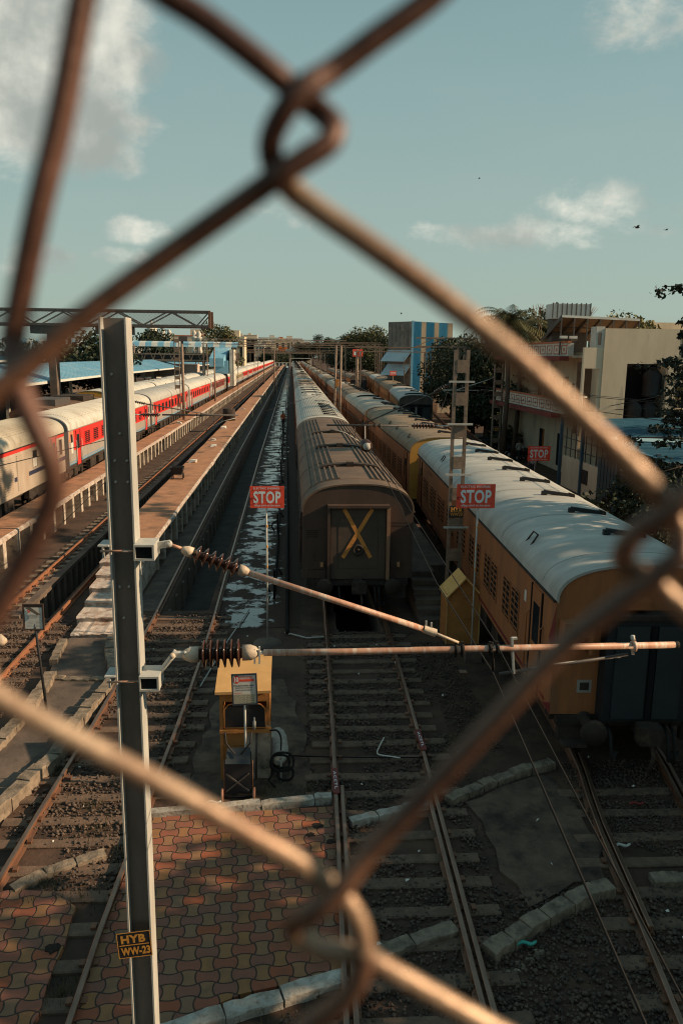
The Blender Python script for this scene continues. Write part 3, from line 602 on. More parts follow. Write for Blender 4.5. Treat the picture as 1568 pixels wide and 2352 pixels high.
# ------------------------------------------------------------------ railway coaches
W=1.62
def roofprof(ze,zt,n=26,p=2.5):
    out=[]
    for i in range(n+1):
        a=math.pi*(1-i/n); c,s=math.cos(a),math.sin(a)
        out.append((W*math.copysign(abs(c)**(2/p),c),ze+(zt-ze)*abs(s)**(2/p)))
    return out
def window(kind,sx,y0,y1,z0,z1,root,framem,name='window'):
    b=MB(); X=sx*W; f=.045
    def bx(a,c,ya,yb,za,zb,m): b.box(min(X+sx*a,X+sx*c),max(X+sx*a,X+sx*c),ya,yb,za,zb,m)
    if kind=='louvre':
        bx(.002,.012,y0,y1,z0,z1,framem); n=max(5,int((z1-z0)/.09))
        for i in range(n):
            z=z0+(z1-z0)*(i+.5)/n; bx(.012,.045,y0+.03,y1-.03,z-.016,z+.02,framem)
        return b.build(name,root)
    bx(-.01,.022,y0-f,y0,z0-f,z1+f,framem); bx(-.01,.022,y1,y1+f,z0-f,z1+f,framem); bx(-.01,.022,y0,y1,z1,z1+f,framem); bx(-.01,.022,y0,y1,z0-f,z0,framem)
    bx(.001,.006,y0,y1,z0,z1,GLASSD if kind!='bars' else DARK)
    if kind=='bars':
        n=6
        for i in range(n): z=z0+(z1-z0)*(i+.5)/n; bx(.014,.03,y0,y1,z-.012,z+.012,framem)
        bx(.013,.028,(y0+y1)/2-.015,(y0+y1)/2+.015,z0,z1,framem)
    if kind=='shade': bx(.007,.012,y0+.02,y1-.02,z0+.02,z0+(z1-z0)*.55,WHITEP)
    return b.build(name,root)
def coach(label,group,L_,roof,bands,ribs=0,wins=(),doors=(),sides=(-1,),vents=(),endm=None,endroofm=None,ze=3.12,zt=3.95,zb=1.12,name='passenger_coach',doorm=None,flatc=0,gut=None,bell=3,rails=True,joint_cap=None):
    t=thing(name,label,'coach',(0,0,0),group); endm=endm or bands[0][2]
    rp=roofprof(ze,zt); n=len(rp)
    b=MB()
    for s in (-1,1):
        for z0,z1,m in bands:
            q=[(s*W,0,z0),(s*W,L_,z0),(s*W,L_,z1),(s*W,0,z1)]
            b.add(q,[(0,1,2,3) if s>0 else (3,2,1,0)],m)
    b.quad((-W,0,zb),(-W,L_,zb),(W,L_,zb),(W,0,zb),UNDER)
    for y,rev in ((0,False),(L_,True)):
        pts=[(-W,y,zb)]+[(x,y,z) for x,z in rp]+[(W,y,zb)]; f=list(range(len(pts)))
        b.add(pts,[tuple(f if rev else f[::-1])],endm)
    b.build('body',t)
    b=MB(); ny=3; rim=.03
    vs=[(x*1.012,y,z+.012) for y in (-rim,L_/3,2*L_/3,L_+rim) for x,z in rp]
    b.add(vs,[(i*n+k,i*n+k+1,(i+1)*n+k+1,(i+1)*n+k) for i in range(3) for k in range(n-1)],roof,True)
    for y0 in (-rim,L_+rim):   # rolled roof edge
        b.add([(x*1.012,y0,z+.012) for x,z in rp]+[(x*.985,y0,z-.03) for x,z in rp],[(k,k+1,n+k+1,n+k) for k in range(n-1)],joint_cap or roof)
    if ribs:
        for k in range(-ribs,ribs+1):
            x=k*1.36/ribs
            if abs(x)<flatc: continue
            z=ze+(zt-ze)*(1-abs(x/W)**2.5)**(1/2.5)+.012; tx=-abs(x/W)**1.5/max(.2,(1-abs(x/W)**2.5)**.6)*(zt-ze)/W*math.copysign(1,x)
            ux=Vector((1,0,tx)).normalized(); uz=Vector((-ux.z,0,ux.x))
            b.obox(Vector((x,L_/2,z+.012)),ux*.03,Vector((0,L_/2-.95,0)),uz*.034,roof)
    for yy in np.arange(.9,L_-.5,max(3.2,L_/6)):      # welded roof seams
        b.tube([(x*1.014,yy,z+.014) for x,z in rp[1:-1]],.012,roof,4,False)
    b.build('roof',t)
    gm=gut or UNDER; b=MB()
    for s in (-1,1): b.box(min(s*W,s*(W+.05)),max(s*W,s*(W+.05)),.02,L_-.02,ze-.03,ze+.015,gm)
    b.build('gutter',t)
    b=MB(); b.box(-1.25,1.25,.35,L_-.35,.86,zb-.003,UNDER)
    y=4.7; g=random.Random(int(L_*10))
    while y<L_-5.2:
        w=g.uniform(.6,1.5); d=g.uniform(.3,.5)
        for s in (-1,1):
            if g.random()<.8: b.box(s*1.42-.12,s*1.42+.12,y,y+w,zb-.15-d,zb-.02,UNDER)
        y+=w+g.uniform(.25,.9)
    b.box(-1.5,1.5,-.06,.1,.92,zb-.01,UNDER); b.box(-1.5,1.5,L_-.1,L_+.06,.92,zb-.01,UNDER); b.build('underframe',t)
    for yc in (2.9,L_-2.9):
        b=MB()
        for s in (-1,1):
            b.box(s*1.02-.06,s*1.02+.06,yc-1.9,yc+1.9,.45,.72,UNDER); b.box(s*1.08-.07,s*1.08+.07,yc-.35,yc+.35,.3,.85,UNDER)
            for q in (-1.3,1.3):
                b.lathe((s*.84-.065,yc+q,.46),(s*.84+.065,yc+q,.46),[(0,0),(0,.46),(.8,.46),(1,.43),(1,0)],UNDER,14); b.box(s*1.08-.08,s*1.08+.08,yc+q-.16,yc+q+.16,.3,.66,UNDER)
        b.build('bogie',t)
    if bell:
        for y0,y1 in [q for i,q in enumerate(((-.36,0),(L_,L_+.36))) if bell>>i&1]:
            b=MB(); k=5
            for i in range(k):
                ya=y0+(y1-y0)*i/k; e=.05*(i%2); b.box(-.72+e,.72-e,ya,ya+(y1-y0)/k,1.15,3.28-e,BLACK)
            b.build('bellows',t)
    for s in sides:
        for kind,y0,y1,z0,z1,*m in wins: window(kind,s,y0,y1,z0,z1,t,m[0] if m else bands[-1][2],'window' if kind!='louvre' else 'louvred_panel')
        for y0,y1 in doors:
            b=MB(); X=s*W; dm=doorm or bands[-1][2]
            b.box(min(X,X+s*.012),max(X,X+s*.012),y0,y1,zb+.02,ze-.14,dm)
            for yy in (y0,y1): b.box(min(X,X+s*.03),max(X,X+s*.03),yy-.022,yy+.022,zb+.0,ze-.12,DARK)
            b.box(min(X,X+s*.018),max(X,X+s*.018),y0+.16,y1-.16,2.05,2.85,GLASSD)
            d=b.build('door',t)
            if rails:
                for yy in (y0-.12,y1+.12):
                    h=MB(); h.tube([(X,yy,1.35),(X+s*.07,yy,1.4),(X+s*.07,yy,2.5),(X,yy,2.55)],.018,bands[-1][2] if s<0 else GALV,6); h.build('handrail',d)
    for v in vents: roofvent(t,v,ze,zt)
    return t
def rz(x,ze=3.12,zt=3.95): return ze+(zt-ze)*max(0,1-abs(x/W)**2.5)**(1/2.5)
def roofvent(t,v,ze,zt):
    y,kind=v; b=MB()
    if kind=='slot':      # dark ventilator strip lying across the roof
        b.obox((.42,y,rz(.4,ze,zt)+.06),(.36,0,-.05),(0,.05,0),(.006,0,.045),BLACK); b.obox((.82,y+.02,rz(.82,ze,zt)+.055),(.07,0,-.02),(0,.07,0),(0,0,.05),UNDER)
        b.obox((.06,y-.03,rz(.06,ze,zt)+.07),(.07,0,.01),(0,.05,0),(0,0,.06),BLACK)
    elif kind=='small':
        for x in (-.05,.6): b.obox((x,y,rz(x,ze,zt)+.05),(.05,0,0),(0,.06,0),(0,0,.06),UNDER)
        b.obox((.28,y,rz(.28,ze,zt)+.05),(.34,0,-.01),(0,.035,0),(0,0,.03),BLACK)
    elif kind=='hatch':
        n=14; xs=[-.95+1.9*i/n for i in range(n+1)]
        vs=[(x,y+dy,rz(x,ze,zt)+dz) for x in xs for dy,dz in ((0,.01),(0,.10),(.38,.10),(.38,.01))]
        b.add(vs,[(i*4+k,i*4+k+1,(i+1)*4+k+1,(i+1)*4+k) for i in range(n) for k in range(3)]+[(0,1,2,3),(n*4+3,n*4+2,n*4+1,n*4)],UNDER); b.box(-.12,.12,y-.12,y+.1,zt,zt+.16,UNDER)
    elif kind=='hood':
        n=12; xs=[-1.0+2.0*i/n for i in range(n+1)]
        vs=[(x,y+dy,rz(x,ze,zt)+dz) for x in xs for dy,dz in ((0,.0),(0,.13),(.7,.05),(.7,0))]
        b.add(vs,[(i*4+k,i*4+k+1,(i+1)*4+k+1,(i+1)*4+k) for i in range(n) for k in (1,2)],RIBW); b.add(vs,[(i*4,i*4+1,(i+1)*4+1,(i+1)*4) for i in range(n)],DARK)
    elif kind=='loop': b.tube([(-1.45,y,rz(1.45,ze,zt)),(-1.3,y,rz(1.3,ze,zt)+.14),(-1.3,y+.35,rz(1.3,ze,zt)+.14),(-1.45,y+.38,rz(1.45,ze,zt))],.02,UNDER,6)
    b.build('roof_vent',t)
def buffers(t,z=1.03):
    for s in (-1,1):
        b=MB(); b.lathe((s*.98,0,z),(s*.98,-.62,z),[(0,.15),(.1,.15),(.1,.1),(.85,.1),(.86,.24),(1,.23),(1,0)],UNDER,18); b.build('buffer',t)
    b=MB(); b.box(-.13,.13,-.5,0,z-.16,z+.12,UNDER); b.box(-.2,.2,-.72,-.45,z-.18,z+.16,UNDER); b.tube([(.05,-.6,z-.1),(.1,-.66,z-.45),(.02,-.66,z-.7)],.04,UNDER,6); b.build('coupler',t)
    for x in (-.55,.5,.62):
        b=MB(); b.tube(catmull([(x,-.05,z-.1),(x,-.25,z-.2),(x+.03,-.3,z-.55),(x+.1,-.2,z-.75),(x+.2,-.1,z-.6)],4),.032,BLACK,6); b.build('brake_hose',t)
    for s in (-1,1):
        b=MB(); b.box(s*1.15-.3,s*1.15+.3,-.03,.1,.62,.95,UNDER); b.box(s*1.2-.22,s*1.2+.22,-.3,-.02,.6,.66,UNDER); b.build('step_plate',t)
# ---- the brown coach marked with an X
PC=24.9; B0=22.06
bw=[('bars',3+i*1.95,3.9+i*1.95,1.95,2.75) for i in range(9)]
cx=coach('dark brown coach with a ribbed roof and a yellow X on its end','coaches of the central train',24.1,COFF,[(1.12,3.12,COFB)],8,bw,[(1.0,1.8),(22.2,23.0)],(-1,1),[(3.6,'hatch'),(9.2,'hatch'),(15,'hatch')],endm=COFB,flatc=.36,gut=COFB,bell=2)
b=MB(); b.box(-.80,.80,-.10,0,1.13,3.28,COFP); b.build('end_door',cx)
d=[o for o in cx.children if o.name.startswith('end_door')][0]
b=MB(); b.box(-.90,.90,-.24,-.001,3.28,3.36,COFB); b.box(-.90,-.82,-.2,-.001,1.13,3.28,COFB); b.box(.82,.92,-.22,-.001,1.13,3.28,mat('lit_brown_trim',(.30,.17,.10),(.22,.12,.075),3,.6)); b.build('door_frame',d)  # right jamb painted lighter to give a sunlit rim
b=MB()
for x0,x1,yo in ((-.42,.35,-.105),(.40,-.47,-.1075)): b.bar((x0,yo,3.24),(x1+.02,yo,1.78),.115,.012,XPAINT,up=(0,-1,0))
b.build('painted_cross',d)
b=MB(); b.lathe((0,-.10,2.02),(0,-.17,2.02),[(0,.17),(1,.17),(1,.11),(.6,.10),(.6,.05),(1.1,.045),(1.1,0)],UNDER,22); b.build('lamp_socket',d)
b=MB()
for x0,x1,z0,z1 in ((-.58,.58,2.95,2.96),(-.58,.58,1.45,1.46)): b.box(x0,x1,-.106,-.10,z0,z1,COFB)
for x in (-.58,.58): b.box(x-.006,x+.006,-.106,-.10,1.45,2.96,COFB)
b.build('panel_seam',d)
for s in (-1,1):
    b=MB(); b.box(s*1.13-.16,s*1.13+.16,-.05,0,1.42,1.68,COFB); b.box(s*1.13+.03,s*1.13+.11,-.10,-.05,1.5,1.63,mat('amber_lens',(.5,.25,.12),(.4,.2,.1),4,.3)); b.build('tail_lamp',cx)
b=MB(); b.box(-1.45,-.95,-.03,0,1.15,1.4,COFB); b.build('junction_box',cx); b=MB(); b.tube([(-1.3,-.03,1.75),(-1.3,-.09,1.77),(-1.3,-.09,1.95),(-1.3,-.03,1.97)],.015,COFB,6); b.build('handrail',cx)
b=MB()
for i in range(4): b.box(-1.5,-1.16,-.004,0,2.55-.06*i,2.585-.06*i,UNDER); 
b.build('stencilled_notice',cx); b=MB()
for i in range(2): b.box(1.0,1.5,-.004,0,2.78-.09*i,2.83-.09*i,UNDER)
b.build('stencilled_notice',cx); buffers(cx)
cx.location=(1.93,B0,.12)
nb=[('bars',3+i*1.95,3.9+i*1.95,1.95,2.75) for i in range(9)]
ci=coach('ivory ribbed-roof coach with a row of black roof slots right behind the brown X coach','coaches of the central train',24.1,RIBW,[(1.12,3.12,ORNG)],11,nb,[(1.0,1.8),(22.2,23.0)],(-1,1),[(1.6+i*1.75,'slot') for i in range(7)]+[(16,'small')],endm=COFB)
ci.location=(1.95,B0+PC,.12)
cs=coach('ribbed-roof coach with dark roof hoods, third in the central train','coaches of the central train',24.1,RIBW,[(1.12,3.12,ORNG)],11,nb,[(1.0,1.8),(22.2,23.0)],(-1,1),[(1.0,'small'),(6.5,'hood'),(12.5,'hood'),(18.5,'hood')],endm=COFB,flatc=.4)
cs.location=(1.95,B0+2*PC,.12)
def recolour(root,newroof,old):
    r=[o for o in root.children if o.name.startswith('roof') and not o.name.startswith('roof_')][0]; r.data=r.data.copy()
    for i,m in enumerate(r.data.materials):
        if m==old: r.data.materials[i]=newroof
for i in range(3,21):
    c=dup(cs if i!=6 else ci,(1.95,B0+i*PC,.12),0,only=None if i<8 else ('body','roof','roof_vent'),label='%s coach back from the X coach in the central ribbed-roof train'%ORD[i])
    if i in (3,5,9,12): recolour(c,RIBG,RIBW)
# ---- orange train on the right
PR=22.2; LR=21.3
ow=[]
for i in range(8):
    y=2.6+i*2.15; ow+=[('bars',y,y+.62,1.75,2.62),('bars',y+.82,y+1.44,1.75,2.62)]
near=coach('orange coach with a pale grey roof nearest the fence on the right','coaches of the orange train',LR,GREYR,[(1.12,3.3,ORNG)],0,ow,[(.85,1.6),(19.7,20.5)],(-1,),[(2.4+i*2.35,'slot') for i in range(8)]+[(2.6,'loop'),(15.5,'loop')],endm=ORNG,ze=3.3,zt=3.98,bell=2,gut=UNDER)
b=MB(); b.box(-.78,.78,-.32,0,1.13,3.05,BLACK); b.box(-.86,.86,-.34,-.01,3.05,3.14,UNDER); b.build('vestibule',near)
v=[o for o in near.children if o.name.startswith('vestibule')][0]
b=MB(); b.box(-.62,-.04,-.36,-.321,1.2,2.95,mat('slate_door',(.028,.036,.042),(.018,.024,.029),2,.5)); b.box(.0,.1,-.36,-.321,1.2,2.95,DARK); b.box(.12,.6,-.36,-.321,1.2,2.95,mat('slate_door2',(.026,.034,.040),(.018,.024,.028),2,.5)); b.build('end_door',v)
b=MB(); b.box(.95,1.35,-.02,0,1.2,3.0,ORND); b.box(1.0,1.3,-.03,-.02,1.3,2.1,COFB); b.build('end_panel',near)
b=MB(); b.box(-1.55,-1.02,-.3,0,2.72,2.98,ORNG); b.box(-1.55,-1.5,-.3,0,2.3,2.72,ORNG); b.box(-1.08,-1.02,-.3,0,2.4,2.72,ORNG); b.lathe((-1.3,-.05,2.6),(-1.3,-.28,2.6),[(0,.13),(1,.13),(1,.1),(.7,.09),(.7,0)],BLACK,14); b.build('lamp_housing',near)
b=MB(); b.box(-.42,-.02,-.24,0,3.22,3.4,ORNG); b.build('vent_box',near)
b=MB(); b.tube([(-.98,-.03,2.86),(-.9,-.06,2.88),(-.75,-.06,2.88),(1.2,-.06,2.86)],.014,ORNG,6); b.build('conduit',near)
b=MB(); b.add([(-W-.004,.001,1.35),(-W-.004,.5,1.13),(-W-.004,.001,1.13)],[(0,1,2)],MAROON); b.add([(-W-.004,.001,3.2),(-W-.004,.001,2.2),(-W-.004,.35,2.5)],[(0,1,2)],MAROON); b.box(-W-.003,-W,.4,LR-.3,1.2,1.28,MAROON); b.build('maroon_flash',near)
b=MB(); b.box(-1.15,-.88,-.012,0,1.55,1.8,GREYS); b.box(-1.1,-.93,-.016,-.012,1.6,1.75,UNDER); b.build('notice_plate',near)
b=MB(); b.text('SECOND CLASS',(-W-.003,17.2,3.02),(0,-1,0),(0,0,1),1.2,.13,COFB); b.box(-W-.004,-W,2.05,2.2,2.62,2.86,WHITEP); b.build('stencilled_class',near)
buffers(near)
near.rotation_euler=(0,0,-R(2.45)); near.location=(6.37,13.0,.12)
mid=coach('orange coach with a yellow end and dusty brown roof behind the grey-roofed coach','coaches of the orange train',LR,DUSTR,[(1.12,3.3,ORNG)],0,ow,[(.85,1.6),(19.7,20.5)],(-1,),[(2.0+i*2.4,'slot') for i in range(8)]+[(1.9,'loop'),(6.3,'loop'),(9.4,'loop')],endm=YELE,ze=3.3,zt=3.98,bell=3)
mid.location=(7.02,35.1,.12)
b=MB(); b.box(-1.45,-1.2,-.004,0,1.5,1.9,COFB); b.box(-1.4,-1.1,-.03,0,2.1,2.2,BLACK); b.build('stencilled_notice',mid)
far=coach('orange coach with a pale dusty roof, third in the orange train','coaches of the orange train',LR,GREYR,[(1.12,3.3,ORNG)],0,ow,[(.85,1.6),(19.7,20.5)],(-1,),[(1.5,'slot'),(2.6,'slot'),(3.7,'slot'),(9,'slot'),(10,'slot'),(14,'hood')],endm=ORNG,ze=3.3,zt=3.98)
far.location=(6.98,35.1+PR,.12); recolour(far,mat('pale_dusty_roof',(.47,.42,.35),(.36,.31,.25),.9,.7,c3=(.27,.225,.18),s3=.5),GREYR)
for i in range(2,22):
    c=dup(mid if i%2==0 else far,(6.98+.03*min(i,4),35.1+PR*i,.12),0,only=None if i<8 else ('body','roof','roof_vent'),label='%s coach of the orange train counted from the fence'%ORD[i+1])
    if i==2: recolour(c,DUSTR2,DUSTR)
# ---- sooty trains further right
so=coach('soot-stained coach with a dark square end right of the orange train','coaches of the sooty train',LR,GREYR,[(1.12,3.3,ORND)],0,ow[::2],[(.85,1.6),(19.7,20.5)],(-1,),[(1.2,'hood'),(8,'slot'),(14,'small')],endm=mat('sooty_end',(.12,.10,.08),(.06,.05,.045),1.3,.8),ze=3.35,zt=4.0,bell=2)
b=MB(); b.box(-1.3,1.3,-.35,0,1.13,2.95,mat('dark_end_door',(.04,.05,.055),(.02,.025,.03),1.5,.7)); b.box(-1.4,1.4,-.5,0,2.95,3.1,DARK); b.build('end_door',so)
d=[o for o in so.children if o.name.startswith('end_door')][-1]
for x in (-.55,.15):
    b=MB(); b.box(x,x+.45,-.37,-.352,1.9,2.8,DARK); b.build('window',d)
b=MB(); b.box(-.08,.08,-.39,-.352,1.2,2.9,GREYS); b.build('door_post',d); buffers(so)
def along(pts,first,src,labelf,n,pitch,start,group,roofs=(GREYR,DUSTR,DUSTR2)):
    y=start
    for i in range(n):
        x0,x1=interp(pts,y),interp(pts,y+LR); a=-math.atan2(x1-x0,LR)
        if i==0 and first: src.location=(x0,y,.12); src.rotation_euler=(0,0,a)
        else:
            c=dup(src,(x0,y,.12),a,labelf%ORD[i],group)
            if roofs[i%len(roofs)]!=GREYR: recolour(c,roofs[i%len(roofs)],GREYR)
        y+=pitch*math.cos(a)
P3=[(11.85,74),(13.5,95),(15.2,125),(17.3,155),(20.5,245),(21,300)]
along(P3,True,so,'%s coach of the curving sooty train on the right',6,22.2,74.5,None)
P4=[(12.7,149),(12.1,200),(12.8,315)]
s4=dup(so,(0,0,0),0,'soot-dark coach with a square dark end between the orange train and the sooty train','coaches of the far right train')
recolour(s4,DUSTR2,GREYR)
along(P4,True,s4,'%s coach of the distant train between the orange and sooty trains',4,22.2,149,'coaches of the far right train',(DUSTR,GREYR,DUSTR))
# ---- red train on the left
PL=25.6; LL=24.8; XL=-13.75; YL=43.0
def redbands(top): return [(1.12,1.98,GREYS),(1.98,2.03,BLUEL),(2.03,3.2,top)]
rw=[('glass',3.4+i*2.05,4.5+i*2.05,2.15,2.85,REDT) for i in range(9)]
def redcoach(label,top,kind='glass',roof=RIBW,ribs=0):
    w=[(kind,a,c_,z0,z1,top) for _,a,c_,z0,z1,_m in rw]
    t=coach(label,'coaches of the red train',LL,roof,[(1.12,1.28,UNDER),(1.28,1.34,BLUEL),(1.34,1.40,GREYS),(1.40,1.45,BLUEL),(1.45,2.02,GREYS),(2.02,3.2,top)],ribs,w,[(1.5,2.35),(22.4,23.3)],(1,),[(.9,'loop')],endm=GREYS,ze=3.2,zt=4.0,doorm=top,gut=GREYS)
    b=MB(); X=W+.004
    for y0 in (0,LL-1.05): b.box(W,X,y0+.02,y0+1.0,1.45,3.15,GREYS)
    for y0 in (.45,LL-.95): b.box(X,X+.01,y0,y0+.35,1.9,2.95,WHITEP); b.box(X,X+.012,y0,y0+.35,2.5,2.95,GLASSD)
    b.box(W,X,10,11.6,2.95,3.06,STRAW); b.box(W,X,12.4,12.9,2.5,2.95,STRAW); b.build('end_panelling',t); return t
BWN=REDD
r1=redcoach('red coach with a ribbed ivory roof and barred windows, nearest red coach','' or REDT,'bars',RIBW,11)
r2=redcoach('red coach with a smooth grey roof and blue-lined grey skirt, second red coach',REDT,'glass',GREYR)
r3=redcoach('dark maroon-red coach in the red train',REDD,'glass',RIBW)
r4=redcoach('straw-yellow pantry coach in the red train',STRAW,'glass',RIBW)
b=MB()
for k in range(5): b.bar((W+.006,.08+.16*k,2.55),(W+.006,.32+.16*k,3.12),.07,.004,YEL if k%2==0 else REDT,up=(1,0,0))
b.build('hazard_stripes',r1)
for i,o in enumerate((r1,r2)): o.location=(XL,YL+i*PL,.32)
seq=[(r2,None),(r3,1),(r2,None),(r4,1),(r2,None),(r2,None)]
r2b=dup(r2,(XL,YL+2*PL,.32),0,'third red coach from the ribbed-roof red coach, with a cream roof'); recolour(r2b,RIBW,GREYR)
r3.location=(XL,YL+3*PL,.32)
dup(r2b,(XL,YL+4*PL,.32),0,'bright red coach between the maroon and the straw-yellow coaches')
r4.location=(XL,YL+5*PL,.32)
for i in range(6,20): dup(r2b,(XL-.02*(i-5),YL+i*PL,.32),0,'%s red coach beyond the straw-yellow coach'%ORD[i-6],only=None if i<9 else ('body','roof','window'))
cr=coach('cream coach with red and navy stripes and ribbed side panels beside the far left platform','coaches of the red train',LL,mat('cream_roof',(.50,.46,.38),(.40,.35,.27),1,.6,c3=(.28,.23,.17),s3=.5),[(1.12,1.75,CREAM),(1.75,1.95,NAVY),(1.95,3.0,CREAM),(3.0,3.2,REDT)],11,
  [('louvre',LL-9.5,LL-7.8,1.3,2.9,CREAM),('louvre',LL-7.4,LL-5.9,1.3,2.9,CREAM),('shade',LL-5.2,LL-4.6,2.05,2.85,CREAM),('glass',LL-3.7,LL-3.1,2.05,2.85,CREAM),('glass',LL-1.0,LL-.5,2.1,2.9,CREAM),('louvre',LL-14,LL-11,1.3,2.9,CREAM)],[(LL-2.3,LL-1.5)],(1,),[],endm=GREYS,ze=3.2,zt=4.0)
b=MB(); b.lathe((.3,LL-7,4.0),(.3,LL-7,4.22),[(0,.45),(.5,.45),(1,.2),(1,0)],UNDER,16); b.build('roof_vent',cr)
cr.location=(XL,YL-PL,.32)
# second pale train behind the red one and a brown wagon
P2=[(-18.9,60),(-18.9,300)]
t2=coach('pale-roofed coach behind the red train, nearest of that rake','coaches of the pale train',LL,RIBW,[(1.12,3.2,GREYS)],0,[('glass',4+i*2.2,5.2+i*2.2,2.1,2.85,GREYS) for i in range(8)],[(1.5,2.3)],(1,),[(4,'small'),(9,'small'),(14,'small')],endm=YELE,ze=3.2,zt=4.0)
t2.location=(-18.3,73,.3)
for i in range(1,14): dup(t2,(-18.3,73+i*PL,.3),0,'%s pale-roofed coach behind the red train'%ORD[i],only=None if i<5 else ('body','roof'))
wl=coach('rusty brown locomotive with a stepped hood behind the cream coach','locomotives',15,mat('rust_roof',(.17,.105,.07),(.11,.07,.05),1.2,.8),[(1.12,3.0,mat('rust_brown',(.24,.11,.06),(.15,.075,.045),1.5,.8,stretch=(1,1,.4)))],0,[('glass',9+i*1.5,9.8+i*1.5,2.1,2.7) for i in range(3)],[(13.2,14)],(1,),[(5,'hood')],ze=3.0,zt=3.55,name='locomotive')
b=MB(); b.box(-1.0,1.0,2,6,3.5,4.0,STEELD); b.build('roof_hood',wl); b=MB(); b.box(-1.2,1.2,9,12.5,3.5,3.9,UNDER); b.build('roof_hood',wl); wl['category']='locomotive'; del wl['group']
wl.location=(-18.3,56.5,.3)
# ------------------------------------------------------------------ near mast and its cantilever
YM=5.8
def a5(x,y,dy=0): return aty(x,y,YM+dy)
def hmast():
    t=thing('overhead_line_mast','tall galvanised steel mast with a black HYB WW-23 plate near its foot','mast',(-1.26,YM,0))
    top=7.95; b=MB(); x0,x1=-1.355,-1.165; yf,yb=YM-.10,YM+.10
    b.box(x0,x0+.013,yf,yb,-.3,top,GALV); b.box(x1-.013,x1,yf,yb,-.3,top,GALV); b.box(x0+.013,x1-.013,YM-.006,YM+.006,-.3,top-.004,WEB); b.build('column',t)
    b=MB()
    for dx,z in ((-.04,7.55),(.045,6.92),(-.045,6.92),(.0,7.12),(.045,6.76),(-.045,6.76),(-.05,5.95),(.02,5.95),(-.03,5.7)):
        b.lathe((-1.26+dx,YM-.02,z),(-1.26+dx,YM-.007,z),[(0,0),(0,.011),(1,.011)],GALV,10)
    b.build('sky_hole_disc',t)  # pale discs standing in for sky showing through bolt holes
    for z,y in ((6.255,1255),(5.22,1560)):
        b=MB(); b.box(x1,x1+.15,YM-.17,YM+.06,z-.06,z-.045,GALV); b.box(x1,x1+.15,YM-.17,YM+.06,z+.045,z+.06,GALV)
        b.box(x1,x1+.012,YM-.17,YM+.06,z-.045,z+.045,GALV); b.box(x1+.135,x1+.15,YM-.17,YM+.06,z-.045,z+.045,GALV); b.box(x1+.013,x1+.134,YM-.15,YM-.14,z-.044,z+.044,DARK)
        b.box(x0-.08,x0,YM-.12,YM+.06,z+.035,z+.047,GALV); b.box(x0-.05,x0-.038,YM-.12,YM+.06,z-.05,z+.035,GALV); b.tube([(x0-.06,YM-.128,z+.005),(x1+.02,YM-.128,z+.005)],.009,TUBEM,8); b.build('clamp_bracket',t)
    b=MB(); c=a5(309,2169,-.14); b.obox(c,(.137,0,.0145),(0,.003,0),(-.008,0,.118),BLACK)
    u,v=Vector((1,0,.10)),Vector((-.07,0,1)); n=Vector((0,-.004,0))
    b.text('HYB',c+n+v*.056-u*.004,u,v,.20,.076,YEL,.0); b.text('WW-23',c+n-v*.057+u*.006,u,v,.24,.076,YEL,.0)
    b.obox(c+n,u*.12,(0,.0008,0),(0,0,.0032),YEL)
    for s in (-1,1): b.obox(c+n+u*.134*s,u*.0022,(0,.0008,0),v*.117,YEL); b.obox(c+n+v*.116*s,u*.135,(0,.0008,0),v*.0022,YEL)
    b.build('number_plate',t)
    return t
hmast()
SHED=[(0,.45),(.02,.5)]
def insulator(parent,p,q,r,n,caps=True,m=PORC):
    p,q=Vector(p),Vector(q); prof=[(0,r*.36)]
    for i in range(n):
        a=.05+.9*i/n; w=.9/n; prof+=[(a,r*.38),(a+w*.20,r*.46),(a+w*.40,r*.82),(a+w*.53,r*.98),(a+w*.60,r*1.0),(a+w*.68,r*.96),(a+w*.74,r*.66),(a+w*.83,r*.42),(a+w*.98,r*.37)]
    prof+=[(1,r*.36)]
    b=MB(); b.lathe(p,q,prof,m,24); o=b.build('insulator',parent)
    if caps:
        d=(q-p).normalized(); L_=(q-p).length
        for e,s in ((p,-1),(q,1)):
            b=MB(); b.lathe(e-d*s*.01,e+d*s*r*1.05,[(0,r*.42),(0,r*.56),(.5,r*.55),(.8,r*.42),(1,r*.26),(1,0)],CAPM,18); b.build('end_cap',o)
    return o
def clampring(b,p,r,axis=(1,0,0),m=WIREM):
    p=Vector(p); a=Vector(axis).normalized(); b.lathe(p-a*.014,p+a*.014,[(0,r*.9),(0,r*1.5),(1,r*1.5),(1,r*.9)],m,14); b.bar(p-Vector((0,0,r*2.4)),p+Vector((0,0,r*2.1)),.02,.02,m,up=(0,1,0))
ct=thing('cantilever','rust-pink tubular cantilever with brown insulators reaching from the near mast','cantilever',a5(340,1555))
b=MB(); p0=a5(322,1258); b.bar(p0+Vector((.02,0,0)),a5(392,1248),.035,.05,GALV); b.lathe(a5(340,1255),a5(352,1254),[(0,0),(0,.05),(1,.05),(1,0)],GALV,14); b.lathe(a5(388,1249,-.02),a5(388,1249,.02),[(0,0),(0,.028),(1,.028),(1,0)],GALV,12); b.tube([a5(390,1250),a5(418,1260)],.013,TUBEM,8); b.build('pull_off_bracket',ct)
b=MB(); q=[a5(352,1570),a5(375,1535),a5(392,1512),a5(402,1500)]
for dy in (-.045,.045): b.tube([v+Vector((0,dy,0)) for v in q],[.022,.018,.016,.018],GALV,8)
b.lathe(a5(396,1506,-.07),a5(396,1506,.07),[(0,0),(0,.022),(1,.022),(1,0)],CAPM,10); b.bar(a5(400,1503),a5(438,1503),.05,.04,GALV); b.lathe(a5(425,1500,-.04),a5(425,1500,.04),[(0,0),(0,.016),(1,.016),(1,0)],GALV,10); b.build('hinge_bracket',ct)
